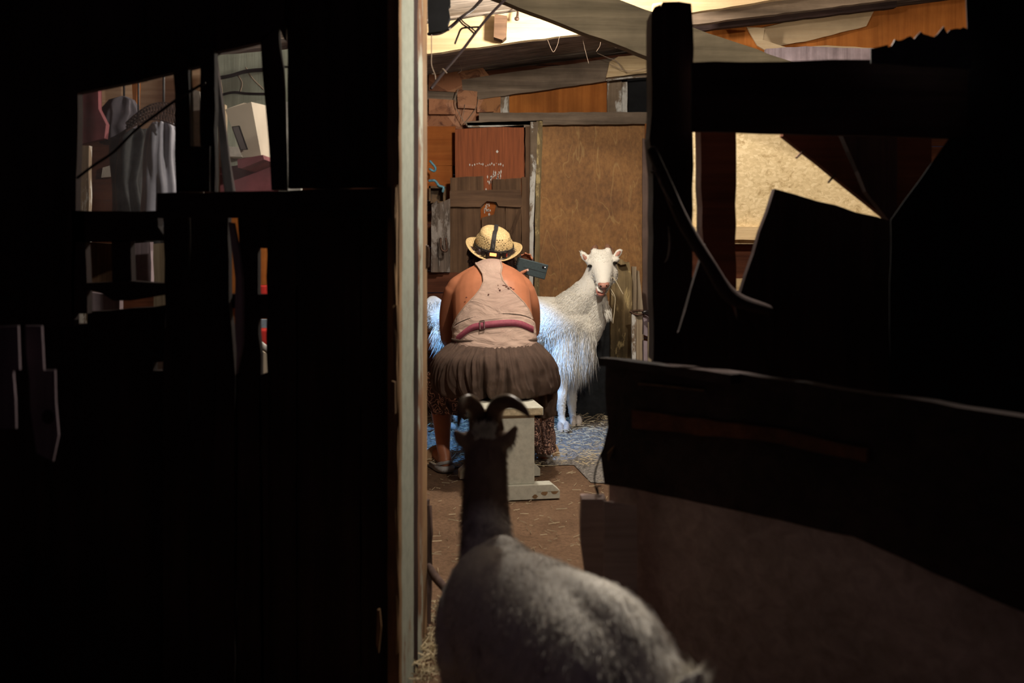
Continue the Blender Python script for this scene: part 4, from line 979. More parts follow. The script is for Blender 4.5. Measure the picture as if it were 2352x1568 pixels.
# tank top laid over the torso by casting rays from the spine
bm = bmesh.new(); torso(bm, .004); tm = remesh(bm, .008, 6)
tb = bmesh.new(); tb.from_mesh(tm); bvh = BVHTree.FromBMesh(tb); tb.free(); bpy.data.meshes.remove(tm)
SPN = spline([(-.086, 4.84, .545), (-.087, 4.885, .615), (-.088, 4.935, .70), (-.098, 5.0, .80), (-.105, 5.07, .89), (-.108, 5.13, .955), (-.11, 5.18, .985), (-.11, 5.215, 1.0)], 8)
def top_rows():
    def lim(py):  # outline of the racer back, in photo pixels at its real depth
        T = [(600, 1093, 1150), (612, 1100, 1153), (628, 1109, 1150), (645, 1111, 1155), (660, 1104, 1168), (675, 1090, 1186), (690, 1069, 1203), (705, 1050, 1215), (722, 1036, 1224)]
        if py >= 722: return None
        if py <= 600: return T[0][1:]
        for a, b in zip(T, T[1:]):
            if a[0] <= py <= b[0]:
                f = (py - a[0]) / (b[0] - a[0]); return a[1] + (b[1] - a[1]) * f, a[2] + (b[2] - a[2]) * f
    rows = []
    for i in range(len(SPN) * 2 - 1):
        c = SPN[i // 2] if i % 2 == 0 else SPN[i // 2].lerp(SPN[i // 2 + 1], .5)
        a = SPN[max(0, i // 2 - 1)]; b = SPN[min(len(SPN) - 1, i // 2 + 1)]
        t = (b - a).normalized(); back = Vector((0, -1, 0)); back = (back - t * back.dot(t)).normalized(); side = back.cross(t).normalized()
        if side.x < 0: side = -side
        hits = []
        for k in range(-178, 179, 2):
            d = back * math.cos(math.radians(k)) + side * math.sin(math.radians(k))
            h, n_, _, _ = bvh.ray_cast(c + d * .5, -d, .6)
            if h is None: h = c + d * .08
            hits.append(h + d * .004)
        mid = hits[89]; py = HY + (H - mid.z) / mid.y * F; l = lim(py)
        if l is None: sel = hits; w = (0, 356)
        else:
            pxs = [CX + h.x / h.y * F for h in hits]
            lo = 89
            while lo > 50 and pxs[lo] > l[0]: lo -= 1
            hi = 89
            while hi < 128 and pxs[hi] < l[1]: hi += 1
            def at(v):
                i0 = int(v); f = v - i0; return hits[i0].lerp(hits[min(i0 + 1, 178)], f)
            fl = lo + (l[0] - pxs[lo]) / max(1e-6, pxs[lo + 1] - pxs[lo]); fh = hi - (pxs[hi] - l[1]) / max(1e-6, pxs[hi] - pxs[hi - 1])
            sel = [at(max(0, fl + (fh - fl) * j / 178)) for j in range(179)]
        rows.append((sel, l is None))
    return rows
rows = top_rows(); V = []; Fc = []
for ri, (sel, full) in enumerate(rows):
    for j, p in enumerate(sel):
        f = ri / len(rows)
        fold = .0022 * math.sin(j * .20 + ri * .6 + 2 * noise.noise(p * 9)) * max(0, 1 - f * 2.2) + .0035 * noise.noise(p * 11)
        V.append(p + Vector((0, -1, .3)) * max(-.002, fold))
for ri in range(len(rows) - 1):
    for j in range(178): a = ri * 179 + j; Fc.append((a, a + 1, a + 180, a + 179))
    if rows[ri][1] and rows[ri + 1][1]: a = ri * 179; Fc.append((a + 178, a, a + 179, a + 357))
top = mesh_raw('tank_top', V, Fc, M_top, person, True)
sm = top.modifiers.new('s', 'SOLIDIFY'); sm.thickness = .003; sm.offset = 0
# binding along the armholes
n0 = next(i for i, r in enumerate(rows) if not r[1])
bm = bmesh.new()
for e in (0, 178): add_tube(bm, [V[ri * 179 + e] for ri in range(n0, len(rows))], [(.0045, .0045)] * (len(rows) - n0), 8, 2)
from_bm('armhole_binding', bm, M_binding, top, True)
# small holes and stains on the back of the top
bm = bmesh.new()
for px, py, rx, ry in ((1171, 661, 5.5, 2.6), (1163, 658, 3, 1.5), (1148, 666, 2, 1.6), (1158, 655, 4, 1), (1122, 676, 2, 1.6), (1071, 683, 2.2, 1.4), (1144, 655, 1.2, 1), (1145, 662, 1, 1), (1179, 664, 3, 1.5)):
    o_ = Vector((0, 0, H)); d = (P(px, py, 5) - o_).normalized(); h, n_, _, _ = bvh.ray_cast(o_, d, 9)
    if h is None: continue
    pts = []
    for i in range(9):
        a = 2 * PI * i / 9; rr = 1 + R.uniform(-.3, .3)
        hh, nn_, _, _ = bvh.ray_cast(o_, (P(px + rx * rr * math.cos(a), py + ry * rr * math.sin(a), 5) - o_).normalized(), 9)
        pts.append(hh - d * .0105)
    bm.faces.new([bm.verts.new(p) for p in pts])
from_bm('stains', bm, M_stain, top)['kind'] = 'stuff'
# maroon strap round the back with its buckle
def on_back(px, py, off=.010):
    o_ = Vector((0, 0, H)); d = (P(px, py, 5) - o_).normalized(); h, n_, _, _ = bvh.ray_cast(o_, d, 9)
    return (h if h is not None else P(px, py, 4.95)) - d * off
cl = spline([(1036, 790, 0), (1056, 772, 0), (1082, 753, 0), (1107, 747, 0), (1140, 743, 0), (1175, 741, 0), (1200, 745, 0), (1226, 757, 0)], 6)
bm = bmesh.new(); r0 = []
for p in cl: r0.append([bm.verts.new(on_back(p.x, p.y + s * 7.5, o)) for s, o in ((-1, .011), (1, .011), (1, .014), (-1, .014))])
for i in range(len(r0) - 1):
    for j in range(4): bm.faces.new((r0[i][j], r0[i][(j + 1) % 4], r0[i + 1][(j + 1) % 4], r0[i + 1][j]))
st = from_bm('waist_strap', bm, M_belt, person, True)
bm = bmesh.new()
q = [on_back(1102, 737.5, .018), on_back(1112, 736, .018), on_back(1113, 755, .018), on_back(1103, 757, .018)]
for i in range(4): add_beam(bm, q[i], q[(i + 1) % 4], .005, .005, 0, up=Vector((0, 1, 0)), step=1)
from_bm('buckle', bm, M_buckle, st)
# skirt: gathered, draped over hips, thighs and the stool
def skirt():
    K = [(-.087, 4.893, .676, .205, .140, .145), (-.088, 4.89, .664, .210, .150, .155), (-.091, 4.885, .640, .232, .19, .22), (-.094, 4.885, .605, .268, .235, .34),
         (-.093, 4.90, .56, .290, .27, .42), (-.091, 4.92, .51, .300, .30, .44), (-.086, 4.935, .465, .302, .315, .43), (-.078, 4.945, .432, .288, .315, .40), (-.070, 4.95, .420, .262, .30, .36)]
    S = 420; rows_ = 12; full = []
    cols = [[v.x for v in spline([(k[c], 0, 0) for k in K], rows_)] for c in range(6)]
    full = list(zip(*cols)); nr = len(full); V = []; Fc = []
    for i, (cx, cy, cz, rx, rb, rf) in enumerate(full):
        f = i / (nr - 1); fade = min(1, f * 5)
        for j in range(S):
            a = 2 * PI * j / S; c_, s_ = math.cos(a), math.sin(a); w = a + .10 * noise.noise(Vector((c_ * 2, s_ * 2, f * 1.6))) * f * 2.5
            q = Vector((math.cos(w) * 9.5, math.sin(w) * 9.5, f * 1.3)); n1 = 1 - 2.2 * abs(noise.noise(q))
            q2 = Vector((math.cos(w) * 22, math.sin(w) * 22, f * 2.0)); n2 = 1 - 2 * abs(noise.noise(q2))
            q3 = Vector((c_ * 3.2, s_ * 3.2, f * 1.1 + 4)); n3 = noise.noise(q3)
            q4 = Vector((c_ * 8, s_ * 8, f * 9)); n4 = noise.noise(q4)
            d = fade * ((.023 * n1) * (.35 + .65 * f) + .0065 * n2 * (1.25 - .8 * f) + .026 * n3 * f + .007 * n4 * f) - .085 * f * f * (math.exp(-((a - 4.55) / .05) ** 2) + .5 * math.exp(-((a - 5.0 + .1 * f) / .04) ** 2) + .5 * math.exp(-((a - 4.1) / .05) ** 2))
            gz = .016 * noise.noise(Vector((c_ * 3, s_ * 3, 8))) * max(0, f - .7) / .3
            V.append((cx + c_ * (rx + d), cy + s_ * ((rf if s_ > 0 else rb) + d), cz + gz))
    for i in range(nr - 1):
        for j in range(S): a = i * S + j; b = i * S + (j + 1) % S; Fc.append((a, b, b + S, a + S))
    Fc.append(tuple(range((nr - 1) * S, nr * S)))
    return mesh_raw('skirt', V, Fc, M_skirt, person, True)
sk = skirt()
bm = bmesh.new()
wl_ = [Vector((-.087 + .207 * math.cos(a), 4.893 + .142 * math.sin(a), .680)) for a in [2 * PI * i / 40 for i in range(41)]]
add_tube(bm, wl_, [(.006, .010)] * 41, 8, 2, hint=Vector((0, 0, 1)), caps=False)
from_bm('waistband', bm, M_skirt, sk, True)
lc = drape('left_cuff', [(-.345, 5.06, .50, .075, .11, .16, .5), (-.385, 5.10, .43, .085, .12, .15, 1.2), (-.36, 5.12, .36, .105, .11, .13, 1.4), (-.325, 5.13, .285, .085, .09, .10, 1.4)],
      M_pais, person, pleats=13, amp=.006, sides=110, seed=8, rows=8, close=(False, False))
rc = drape('right_cuff', [(.150, 5.02, .50, .075, .12, .16, .5), (.155, 5.02, .40, .070, .10, .15, 1.2), (.150, 5.03, .32, .064, .085, .13, 1.2), (.150, 5.05, .28, .060, .08, .12, 1.2)],
      M_skirt, person, pleats=9, amp=.006, sides=100, seed=9, rows=8, close=(False, False))
rc2 = drape('right_hem', [(.150, 5.05, .282, .0605, .0805, .12, 1.2), (.152, 5.07, .20, .058, .075, .11, 1.2), (.158, 5.09, .13, .056, .07, .09, 1.2), (.165, 5.10, .085, .045, .06, .07, 1.2)],
      M_pais, person, pleats=9, amp=.006, sides=100, seed=9, rows=8, close=(False, False))
# sandals
def sandal(hx, hy, tx, ty, name='sandal'):
    a = Vector((hx, hy, 0)); b = Vector((tx, ty, 0)); d = (b - a).normalized(); s = Vector((-d.y, d.x, 0)); Ln = (b - a).length
    prof = [(-.045, .026), (-.02, .042), (.03, .045), (.09, .040), (.15, .045), (.20, .046), (Ln + .02, .036), (Ln + .04, .018)]
    bm = bmesh.new(); top = [a + d * x + s * w for x, w in prof] + [a + d * x - s * w for x, w in prof[::-1]]
    lo = [bm.verts.new(p + Vector((0, 0, .006))) for p in top]; hi = [bm.verts.new(p + Vector((0, 0, .034)) + (p - a).normalized() * .003) for p in top]
    n = len(top); bm.faces.new(lo[::-1]); bm.faces.new(hi)
    for i in range(n): bm.faces.new((lo[i], lo[(i + 1) % n], hi[(i + 1) % n], hi[i]))
    bmesh.ops.bevel(bm, geom=bm.edges[:], offset=.004, segments=2, affect='EDGES')
    so_ = from_bm(name, bm, M_sandal, person, True)
    bm = bmesh.new(); c = a + d * .12
    arc = [c + s * .050 * math.cos(t) + Vector((0, 0, .022 + .062 * math.sin(t))) for t in [PI * i / 12 for i in range(13)]]
    add_tube(bm, arc, [(.032, .004)] * 13, 12, 2, hint=d); from_bm('sandal_strap', bm, M_tan, so_, True)
    bm = bmesh.new(); arc = [a + d * (.02 - .055 * math.sin(t)) + s * .040 * math.cos(t) + Vector((0, 0, .035 + .022 * math.sin(t))) for t in [PI * i / 12 for i in range(13)]]
    add_tube(bm, arc, [(.003, .009)] * 13, 10, 2, hint=Vector((0, 0, 1))); from_bm('heel_strap', bm, M_sandal, so_, True)
sandal(-.337, 5.02, -.425, 5.215); sandal(.158, 5.19, .185, 5.40)
# hair under the hat
bm = bmesh.new(); rn = random.Random(4)
add_ell(bm, (-.105, 5.375, 1.09), (.098, .095, .068))
for i in range(90):
    a = rn.uniform(-PI, 0) if i < 75 else rn.uniform(0, PI); h_ = rn.uniform(-.048, .035)
    add_ell(bm, (-.110 + .108 * math.cos(a), 5.37 + .085 * math.sin(a), 1.082 + h_), [rn.uniform(.012, .022) for _ in range(3)], None, 8)
add_ell(bm, (-.222, 5.37, 1.105), (.020, .03, .035)); add_ell(bm, (-.213, 5.36, 1.065), (.016, .02, .02))
hm = remesh(bm, .006, 1); hair = link('hair', hm, M_hair, person, True)
strands('hair_curls', hm, 2600, lambda p, n: np.full(len(p), .03), lambda p, n: n * .5 + np.array([0, 0, -.6]) + np.sin(p * 180) * .7, .0022, M_hair, hair, seed=5)
# hat, local frame: z up, back towards -y
HM = Matrix.Translation((-.100, 5.385, 1.122)) @ rotxyz(x=20, y=7).to_4x4()
def hat():
    prof = [(.150, .006, 0), (.140, .001, 0), (.122, -.003, 0), (.108, -.002, 0), (.104, .008, 1), (.101, .035, 1), (.095, .068, 1), (.086, .092, 1), (.066, .107, 1), (.035, .111, 1), (.0, .105, 1)]
    S = 72; V = []; Fc = []
    pr = []
    for a, b in zip(prof, prof[1:]):
        for k in range(3): pr.append(tuple(x + (y - x) * k / 3 for x, y in zip(a, b)))
    pr.append(prof[-1])
    for r, z, c in pr:
        for j in range(S):
            a = 2 * PI * j / S
            up = 0
            if c < .5: up = ((r - .104) / .046) * (.032 * abs(math.cos(a)) ** 2.5 - .010) # curled sides
            rr = r * (1 - (.10 * abs(math.cos(a)) ** 6 if c > .5 and z > .06 else 0))
            V.append(HM @ Vector((rr * math.cos(a), rr * 1.12 * math.sin(a), (z + up) * (1 - (.13 * rr * math.cos(a) / .1 if c > .5 else 0)) - (.006 * math.exp(-(rr * math.cos(a) / .02) ** 2) if z > .11 else 0))))
    for i in range(len(pr) - 1):
        for j in range(S): a = i * S + j; b = i * S + (j + 1) % S; Fc.append((a, b, b + S, a + S))
    o = mesh_raw('hat', V, Fc, M_hat, person, True)
    m = o.modifiers.new('s', 'SOLIDIFY'); m.thickness = .004; m.offset = 0
    bm = bmesh.new(); rim = [HM @ Vector((.151 * math.cos(a), .151 * 1.12 * math.sin(a), .006 + .032 * abs(math.cos(a)) ** 2.5 - .010)) for a in [2 * PI * i / 60 for i in range(61)]]
    add_tube(bm, rim, [.0035] * 61, 6, 1, caps=False, hint=Vector((0, 0, 1))); from_bm('brim_edge', bm, M_hat, o, True)
    # open-work holes in the weave
    bm = bmesh.new(); rn = random.Random(2)
    for row in range(7):
        for k in range(40):
            if (k + row * 2) % 5 > 2 and row % 3: continue
            a = 2 * PI * (k + .5 * (row % 2)) / 40; z = .040 + row * .0085
            r = .1035 - .0006 * row - max(0, z - .07) * .4
            rr = r * (1 - (.10 * abs(math.cos(a)) ** 6 if z > .06 else 0)) + .0036
            if rn.random() < .3: continue
            c = Vector((rr * math.cos(a), rr * 1.12 * math.sin(a), z)); t = Vector((-math.sin(a), math.cos(a), 0)); u = Vector((0, 0, 1)); n_ = Vector((math.cos(a), math.sin(a), 0))
            s = rn.uniform(.0022, .0042)
            pts = [HM @ (c + t * x * s * 1.3 + u * y * s * .8) for x, y in ((-1, 0), (0, -1), (1, 0), (0, 1))]
            bm.faces.new([bm.verts.new(p) for p in pts])
    from_bm('weave_holes', bm, M_hole, o)['kind'] = 'stuff'
    return o
hat_o = hat()
lamp = empty('headlamp', (-.10, 5.385, 1.118)); lamp.parent = person; lamp.matrix_parent_inverse = Matrix.Translation(-Vector(person.location))
def hp(a, z, off=.006, k=1.0): 
    r = .104 - .0008 * (z / .01) - max(0, z - .075) * .45 + off
    r *= 1 - (.10 * abs(math.cos(a)) ** 6 if z > .06 else 0)
    return Vector((r * math.cos(a), r * 1.12 * math.sin(a), z))
def lampobj(name, bm, mat, sm=False): 
    bmesh.ops.transform(bm, matrix=HM, verts=bm.verts); return from_bm(name, bm, mat, lamp, sm)
bm = bmesh.new(); add_tube(bm, [hp(2 * PI * i / 60, .022, .005) for i in range(61)], [(.002, .0125)] * 61, 8, 1, caps=False, hint=Vector((0, 0, 1))); lampobj('head_strap', bm, M_strap)
bm = bmesh.new(); half = [(.126, .028), (.123, .045), (.1155, .068), (.105, .092), (.083, .1115), (.045, .1155)]
arc = [Vector((-.002, -y, z)) for y, z in half] + [Vector((0, 0, .1095))] + [Vector((0, y, z)) for y, z in half[::-1]]
add_tube(bm, arc, [(.0115, .0020)] * len(arc), 8, 3, hint=Vector((0, .001, 1))); lampobj('crown_strap', bm, M_strap)
def lbox(name, c, s, mat, bev=.003):
    bm = bmesh.new(); bmesh.ops.create_cube(bm, size=1); bmesh.ops.scale(bm, vec=s, verts=bm.verts)
    bmesh.ops.bevel(bm, geom=bm.edges[:], offset=bev, segments=2, affect='EDGES'); bmesh.ops.translate(bm, vec=c, verts=bm.verts)
    return lampobj(name, bm, mat)
lbox('battery_box', (.006, -.134, .020), (.082, .030, .040), M_gloss, .006)
lbox('battery_cover', (.006, -.150, .021), (.062, .006, .030), M_strap, .002)
lbox('tail_light', (.004, -.1535, .026), (.036, .005, .017), M_redlens, .0015)
lbox('strap_slider', (-.050, -.128, .018), (.022, .012, .032), M_gloss)
lbox('strap_slider', (.064, -.122, .018), (.024, .012, .034), M_gloss)
lbox('side_reflector', (.074, -.120, .020), (.007, .012, .018), M_reddim, .001)
bm = bmesh.new(); add_tube(bm, [Vector((.04, -.14, .0)), Vector((.07, -.13, .004)), Vector((.095, -.09, .012)), Vector((.106, -.02, .018)), Vector((.10, .06, .02)), Vector((.05, .115, .022))], [.0026] * 6, 6, 4); lampobj('lamp_cord', bm, M_gloss, True)
bm = bmesh.new(); add_tube(bm, [Vector((-.045, -.137, -.002)), Vector((-.01, -.148, -.006)), Vector((.03, -.148, -.004))], [.0026] * 3, 6, 4); lampobj('lamp_cord', bm, M_gloss, True)
lbox('lamp_housing', (0, .132, .020), (.055, .026, .036), M_gloss, .006)
tx = bpy.data.curves.new('strap_lettering', 'FONT'); tx.body = 'LED'; tx.size = .013; tx.align_x = 'CENTER'; tx.align_y = 'CENTER'; tx.extrude = .0003
to = bpy.data.objects.new('strap_lettering', tx); COL.objects.link(to)
dg = bpy.context.evaluated_depsgraph_get(); me = bpy.data.meshes.new_from_object(to.evaluated_get(dg)); bpy.data.objects.remove(to)
me.transform(HM @ Matrix.Translation((-.001, -.1225, .062)) @ Matrix.Rotation(PI / 2 - .22, 4, 'X') @ Matrix.Rotation(-PI / 2, 4, 'Z'))
link('strap_lettering', me, plain('grey_print', (.20, .19, .18), .7, .1, 20, 0), lamp)
# lamp beam, bluish, from under the front of the brim
d = Vector((-.12, .32, -.94)).normalized()
hl = light('headlamp_light', HL, 62, (.16, .46, 1.0), .018, 'SPOT', d.to_track_quat('-Z', 'Y').to_euler(), 108, .6)
# phone
ph = empty('phone', P(1216, 618, 5.37), 'dark phone in a teal-black case held up by the person', 'phone')
PC = P(1220, 616, 5.366); PR = rotxyz(x=4, y=14.5)
box('phone_case', PC, (.172, .010, .082), M_phone, ph, PR, .004)
def pl(x, y, z): return PC + PR @ Vector((x, y, z))
box('camera_bump', pl(.066, -.006, .024), (.022, .004, .012), M_gloss, ph, PR, .0015)
for dx, m_ in ((-.005, M_gloss), (.005, plain('flash_led', (.8, .8, .8), .3, .1, 5, 0, 0, (1, 1, 1), .6))):
    bm = bmesh.new(); add_ell(bm, pl(.066 + dx, -.0085, .024), (.0034, .0016, .0034), None, 10); from_bm('camera_lens' if dx < 0 else 'flash', bm, m_, ph, True)
box('case_seam', pl(.02, -.0052, -.004), (.125, .001, .0012), M_gloss, ph, PR, 0)
box('case_rim', pl(0, -.0050, -.0395), (.168, .002, .0015), M_gloss, ph, PR, 0)

# ------------------------------------------------------------------ the white goat
wg = empty('goat', (.1, 6.1, 0), 'white goat standing sideways behind the seated person, head turned to us with open mouth', 'goat')
def white_goat():
    bm = bmesh.new()
    add_tube(bm, [(-.46, 6.16, .69), (-.38, 6.17, .69), (-.22, 6.16, .68), (0, 6.14, .66), (.20, 6.12, .672), (.36, 6.09, .685), (.44, 6.06, .68), (.49, 6.04, .67)],
             [(.09, .10), (.13, .13), (.155, .165), (.175, .195), (.155, .19), (.135, .180), (.125, .165), (.09, .12)], 28, 6)
    # neck
    add_tube(bm, [(.36, 6.06, .74), (.43, 6.01, .82), (.485, 5.965, .91), (.515, 5.95, 1.0), (.525, 5.95, 1.06)], [(.125, .145), (.10, .115), (.078, .088), (.068, .070), (.06, .05)], 24, 6)
    add_tube(bm, [(.475, 6.0, .66), (.53, 5.97, .70), (.535, 5.96, .76), (.52, 5.95, .84)], [.09, .045, .042, .045], 18, 5)
    add_tube(bm, [(.485, 5.96, .90), (.510, 5.975, .80), (.500, 5.99, .71), (.465, 6.01, .61), (.42, 6.04, .54), (.36, 6.06, .50)], [.06, .068, .072, .074, .06, .045], 20, 5)
    # skull, muzzle, jaw
    add_tube(bm, [P(1380, 589, 5.98), P(1380.5, 594, 5.95), P(1382, 608, 5.91), P(1384, 628, 5.87), P(1385, 645, 5.83), P(1385.5, 656, 5.80), P(1386, 661, 5.80)],
             [(.060, .04), (.074, .058), (.078, .062), (.060, .056), (.044, .045), (.036, .035), (.026, .020)], 24, 6, hint=Vector((0, 1, .0)))
    add_tube(bm, [P(1384, 640, 5.93), P(1383, 655, 5.90), P(1379, 671, 5.855), P(1377, 678, 5.835)], [(.062, .05), (.047, .04), (.030, .018), (.022, .012)], 18, 5)
    for (x, y) in ((1361, 628), (1407, 626)): add_ell(bm, P(x, y, 5.925), (.032, .05, .065))
    for (x, y) in ((1355, 603), (1415, 596)): add_ell(bm, P(x, y, 5.915), (.022, .030, .020))
    # horn bosses
    for x0, y0, x1, y1 in ((1367, 595, 1365, 577), (1394, 593, 1396, 575)):
        add_tube(bm, [P(x0, y0, 5.93), P(x1, y1, 5.95)], [.030, .023], 14, 3)
    # ears
    for pts in (((1352, 603, 5.95), (1345, 592, 5.955), (1338, 583, 5.96), (1333, 578.5, 5.965)), ((1412, 592, 5.95), (1418, 584, 5.955), (1424, 577, 5.96), (1429, 573.5, 5.965))):
        add_tube(bm, [P(*p) for p in pts], [(.014, .014), (.024, .012), (.021, .011), (.007, .009)], 14, 4, hint=Vector((0, 1, 0)))
    # legs
    def leg(pp, rr): add_tube(bm, pp, rr, 16, 5)
    leg([(.34, 6.02, .62), (.30, 6.0, .45), P(1290, 860, 6.0), P(1292, 893, 5.99), P(1289, 912, 5.98), P(1290, 955, 5.98), P(1293, 975, 5.97)], [.075, .06, .043, .032, .034, .022, .026])
    leg([(.40, 6.17, .62), (.385, 6.19, .45), P(1318, 870, 6.19), P(1314, 895, 6.19), P(1313, 912, 6.19), P(1315, 950, 6.19), P(1320, 965, 6.18)], [.075, .06, .043, .032, .034, .022, .026])
    leg([(-.36, 6.10, .66), (-.34, 6.07, .50), (-.36, 6.06, .42), (-.43, 6.06, .29), (-.405, 6.05, .15), (-.39, 6.05, .06)], [.10, .075, .05, .03, .022, .024])
    leg([(-.36, 6.22, .66), (-.30, 6.24, .50), (-.32, 6.25, .42), (-.39, 6.25, .29), (-.365, 6.25, .15), (-.35, 6.25, .06)], [.10, .075, .05, .03, .022, .024])
    # tail
    add_tube(bm, [(-.44, 6.16, .77), (-.49, 6.15, .80), (-.53, 6.14, .78)], [(.03, .02), (.035, .02), (.015, .01)], 12, 4)
    # udder
    add_ell(bm, (-.20, 6.15, .47), (.10, .085, .10))
    return remesh(bm, .0085, 4)
gm = white_goat(); gb = link('body', gm, M_goat, wg, True)
for x, y, yy, rx in ((1294, 989, 5.94, .044), (1323, 976, 6.14, .040)):
    c = P(x, y, yy); c.z = .060; bm = bmesh.new()
    for sx in (-1, 1):
        add_tube(bm, [c + Vector((sx * .017, .028, .012)), c + Vector((sx * .019, .0, -.002)), c + Vector((sx * .016, -.022, -.018)), c + Vector((sx * .014, -.030, -.026))], [(.019, .020), (.020, .019), (.017, .012), (.010, .006)], 12, 4)
    from_bm('hoof', bm, M_hoof, gb, True)
for x, yy in ((-.385, 6.04), (-.345, 6.24)):
    bm = bmesh.new()
    for sx in (-1, 1): add_tube(bm, [(x, yy + sx * .015, .05), (x + .03, yy + sx * .016, .035)], [.02, .018], 10, 3)
    from_bm('hoof', bm, M_hoof, gb, True)
for x, y, yy in ((1355, 611, 5.872), (1412.5, 604, 5.872)):
    bm = bmesh.new(); add_ell(bm, P(x, y, yy), (.0135, .0125, .0100), None, 14); from_bm('eye', bm, M_eye, gb, True)
bm = bmesh.new(); add_tube(bm, [P(1377, 653, 5.77), P(1383, 656, 5.757), P(1390, 656, 5.757), P(1396, 652, 5.77)], [(.012, .012), (.016, .018), (.016, .018), (.012, .012)], 12, 4, hint=Vector((0, 0, 1)))
add_tube(bm, [P(1386, 657, 5.765), P(1387, 667, 5.775), P(1385, 673, 5.79)], [.012, .011, .008], 10, 3)
nose = from_bm('nose', bm, M_pink, gb, True)
for x, y in ((1380, 657), (1393, 656)):
    bm = bmesh.new(); add_ell(bm, P(x, y, 5.744), (.0065, .005, .0042), rotxyz(y=25 if x < 1386 else -25), 10); from_bm('nostril', bm, M_hole, nose, True)
bm = bmesh.new(); add_tube(bm, [P(1371, 663, 5.80), P(1374, 672, 5.79), P(1379, 676, 5.785), P(1386, 675, 5.79)], [.007, .012, .013, .009], 10, 4)
mo = from_bm('lower_lip', bm, M_pinkin, gb, True)
bm = bmesh.new(); add_ell(bm, P(1378.5, 671.5, 5.776), (.017, .006, .006), rotxyz(y=18), 12); from_bm('mouth_gap', bm, plain('mouth_dark', (.14, .035, .03), .4, .2, 20, 0), mo, True)
bm = bmesh.new(); add_tube(bm, [P(1372, 660, 5.80), P(1376, 667, 5.782), P(1383, 670, 5.775)], [.008, .010, .008], 10, 3); from_bm('upper_lip', bm, M_goat, gb, True)
for pts in (((1349, 598, 5.945), (1344, 592, 5.945), (1339, 585, 5.95)), ((1415, 588, 5.94), (1420, 582, 5.945), (1425, 577, 5.95))):
    bm = bmesh.new(); add_tube(bm, [P(*p) for p in pts], [(.007, .004), (.012, .004), (.005, .003)], 10, 3); from_bm('inner_ear', bm, M_pink, gb, True)
for pts, r in ((((1365, 579, 5.965), (1366, 571, 5.98), (1369, 565, 6.0)), [.022, .021, .010]), (((1396, 577, 5.965), (1396, 569, 5.98), (1394, 563, 6.0)), [.022, .021, .010]),
               (((1358, 590, 6.0), (1356, 580, 6.02), (1359, 572, 6.03)), [.012, .010, .006]), (((1410, 590, 5.985), (1407, 578, 6.0), (1402, 568, 6.01)), [.008, .008, .006])):
    bm = bmesh.new(); add_tube(bm, [P(*p) for p in pts], r, 12, 4); from_bm('horn_stub', bm, plain('reddish_horn_tuft', (.20, .10, .06), .8, .3, 60, .4), gb, True)
def gdir(p, n):
    d = np.tile(np.array([[-.75, -.05, -.5]]), (len(p), 1)); hd = (p[:, 2] > .86) & (p[:, 0] > .40)
    d[hd] = np.array([.0, .1, -.9]); d[(p[:, 2] > 1.04) & (p[:, 0] > .40)] = np.array([0, -.1, .5]); lo = p[:, 2] < .56; d[lo] = np.array([-.05, -.02, -1]); return d + n * .30
def glen(p, n):
    l = np.full(len(p), .015); l[(p[:, 2] > .84) & (p[:, 0] > .42)] = .009; l[(p[:, 2] > 1.0) & (p[:, 0] > .42)] = .005; l[p[:, 2] < .40] = .010
    return l
fr = lambda c, n: ((n[:, 1] < .35)).astype(float) * np.where(c[:, 2] < .3, .4, 1) * np.where(c[:, 0] > .0, 1.4, .5)
strands('short_coat', gm, 26000, glen, gdir, .0022, M_goat, gb, fr, 3)
# long skirt hair along chest and belly, beard, tail tuft
def near(c, n): return ((c[:, 2] < .66) & (c[:, 2] > .44) & (c[:, 0] > .20) & (c[:, 0] < .50)).astype(float) + .6 * ((c[:, 2] < .55) & (c[:, 2] > .44) & (c[:, 0] > -.4) & (c[:, 0] <= .22))
def ldir(p, n): 
    d = np.tile(np.array([[-.10, -.02, -1.0]]), (len(p), 1)); d[:, 0] += (.42 - p[:, 0]) * .3; return d + n * .12
strands('belly_hair', gm, 9000, lambda p, n: (.05 + .13 * np.clip((p[:, 0] - .1) / .3, 0, 1)) * np.clip((.68 - p[:, 2]) / .20, .1, 1), ldir, .0024, M_goat, gb, near, 9)
V = []; Fc = []
rn = random.Random(6)
def lock(a, b, w, sag=.0):
    n = len(V); s = Vector((rn.uniform(-1, 1), rn.uniform(-.4, .4), 0)).normalized() * w / 2; m_ = a.lerp(b, .5) + Vector((rn.uniform(-.008, .008), 0, -sag))
    for p, k in ((a, 1), (m_, .9)): V.extend([p - s * k, p + s * k])
    V.append(b); Fc.extend([(n, n + 1, n + 3, n + 2), (n + 2, n + 3, n + 4)])
for i in range(170):
    a = P(rn.uniform(1384, 1398), rn.uniform(690, 712), rn.uniform(5.86, 5.92)); b = P(rn.uniform(1392, 1408), rn.uniform(718, 742), rn.uniform(5.84, 5.9)); lock(a, b, .0025)
mesh_raw('beard', V, Fc, M_goat, gb); V = []; Fc = []
for i in range(500):
    a = Vector((-.46 + rn.uniform(-.06, .05), 6.14 + rn.uniform(-.03, .03), .785 + rn.uniform(-.03, .02))); b = a + Vector((rn.uniform(-.06, .05), rn.uniform(-.04, .0), rn.uniform(-.11, -.02))); lock(a, b, .0028, -.012)
mesh_raw('tail_tuft', V, Fc, M_goat, gb); V = []; Fc = []
for i in range(260):
    a = Vector((-.42 + rn.uniform(-.05, .03), 6.07 + rn.uniform(-.03, .03), .62 + rn.uniform(-.08, .04))); b = a + Vector((rn.uniform(-.05, .0), rn.uniform(-.02, .0), rn.uniform(-.10, -.05))); lock(a, b, .0028)
mesh_raw('thigh_hair', V, Fc, M_goat, gb)
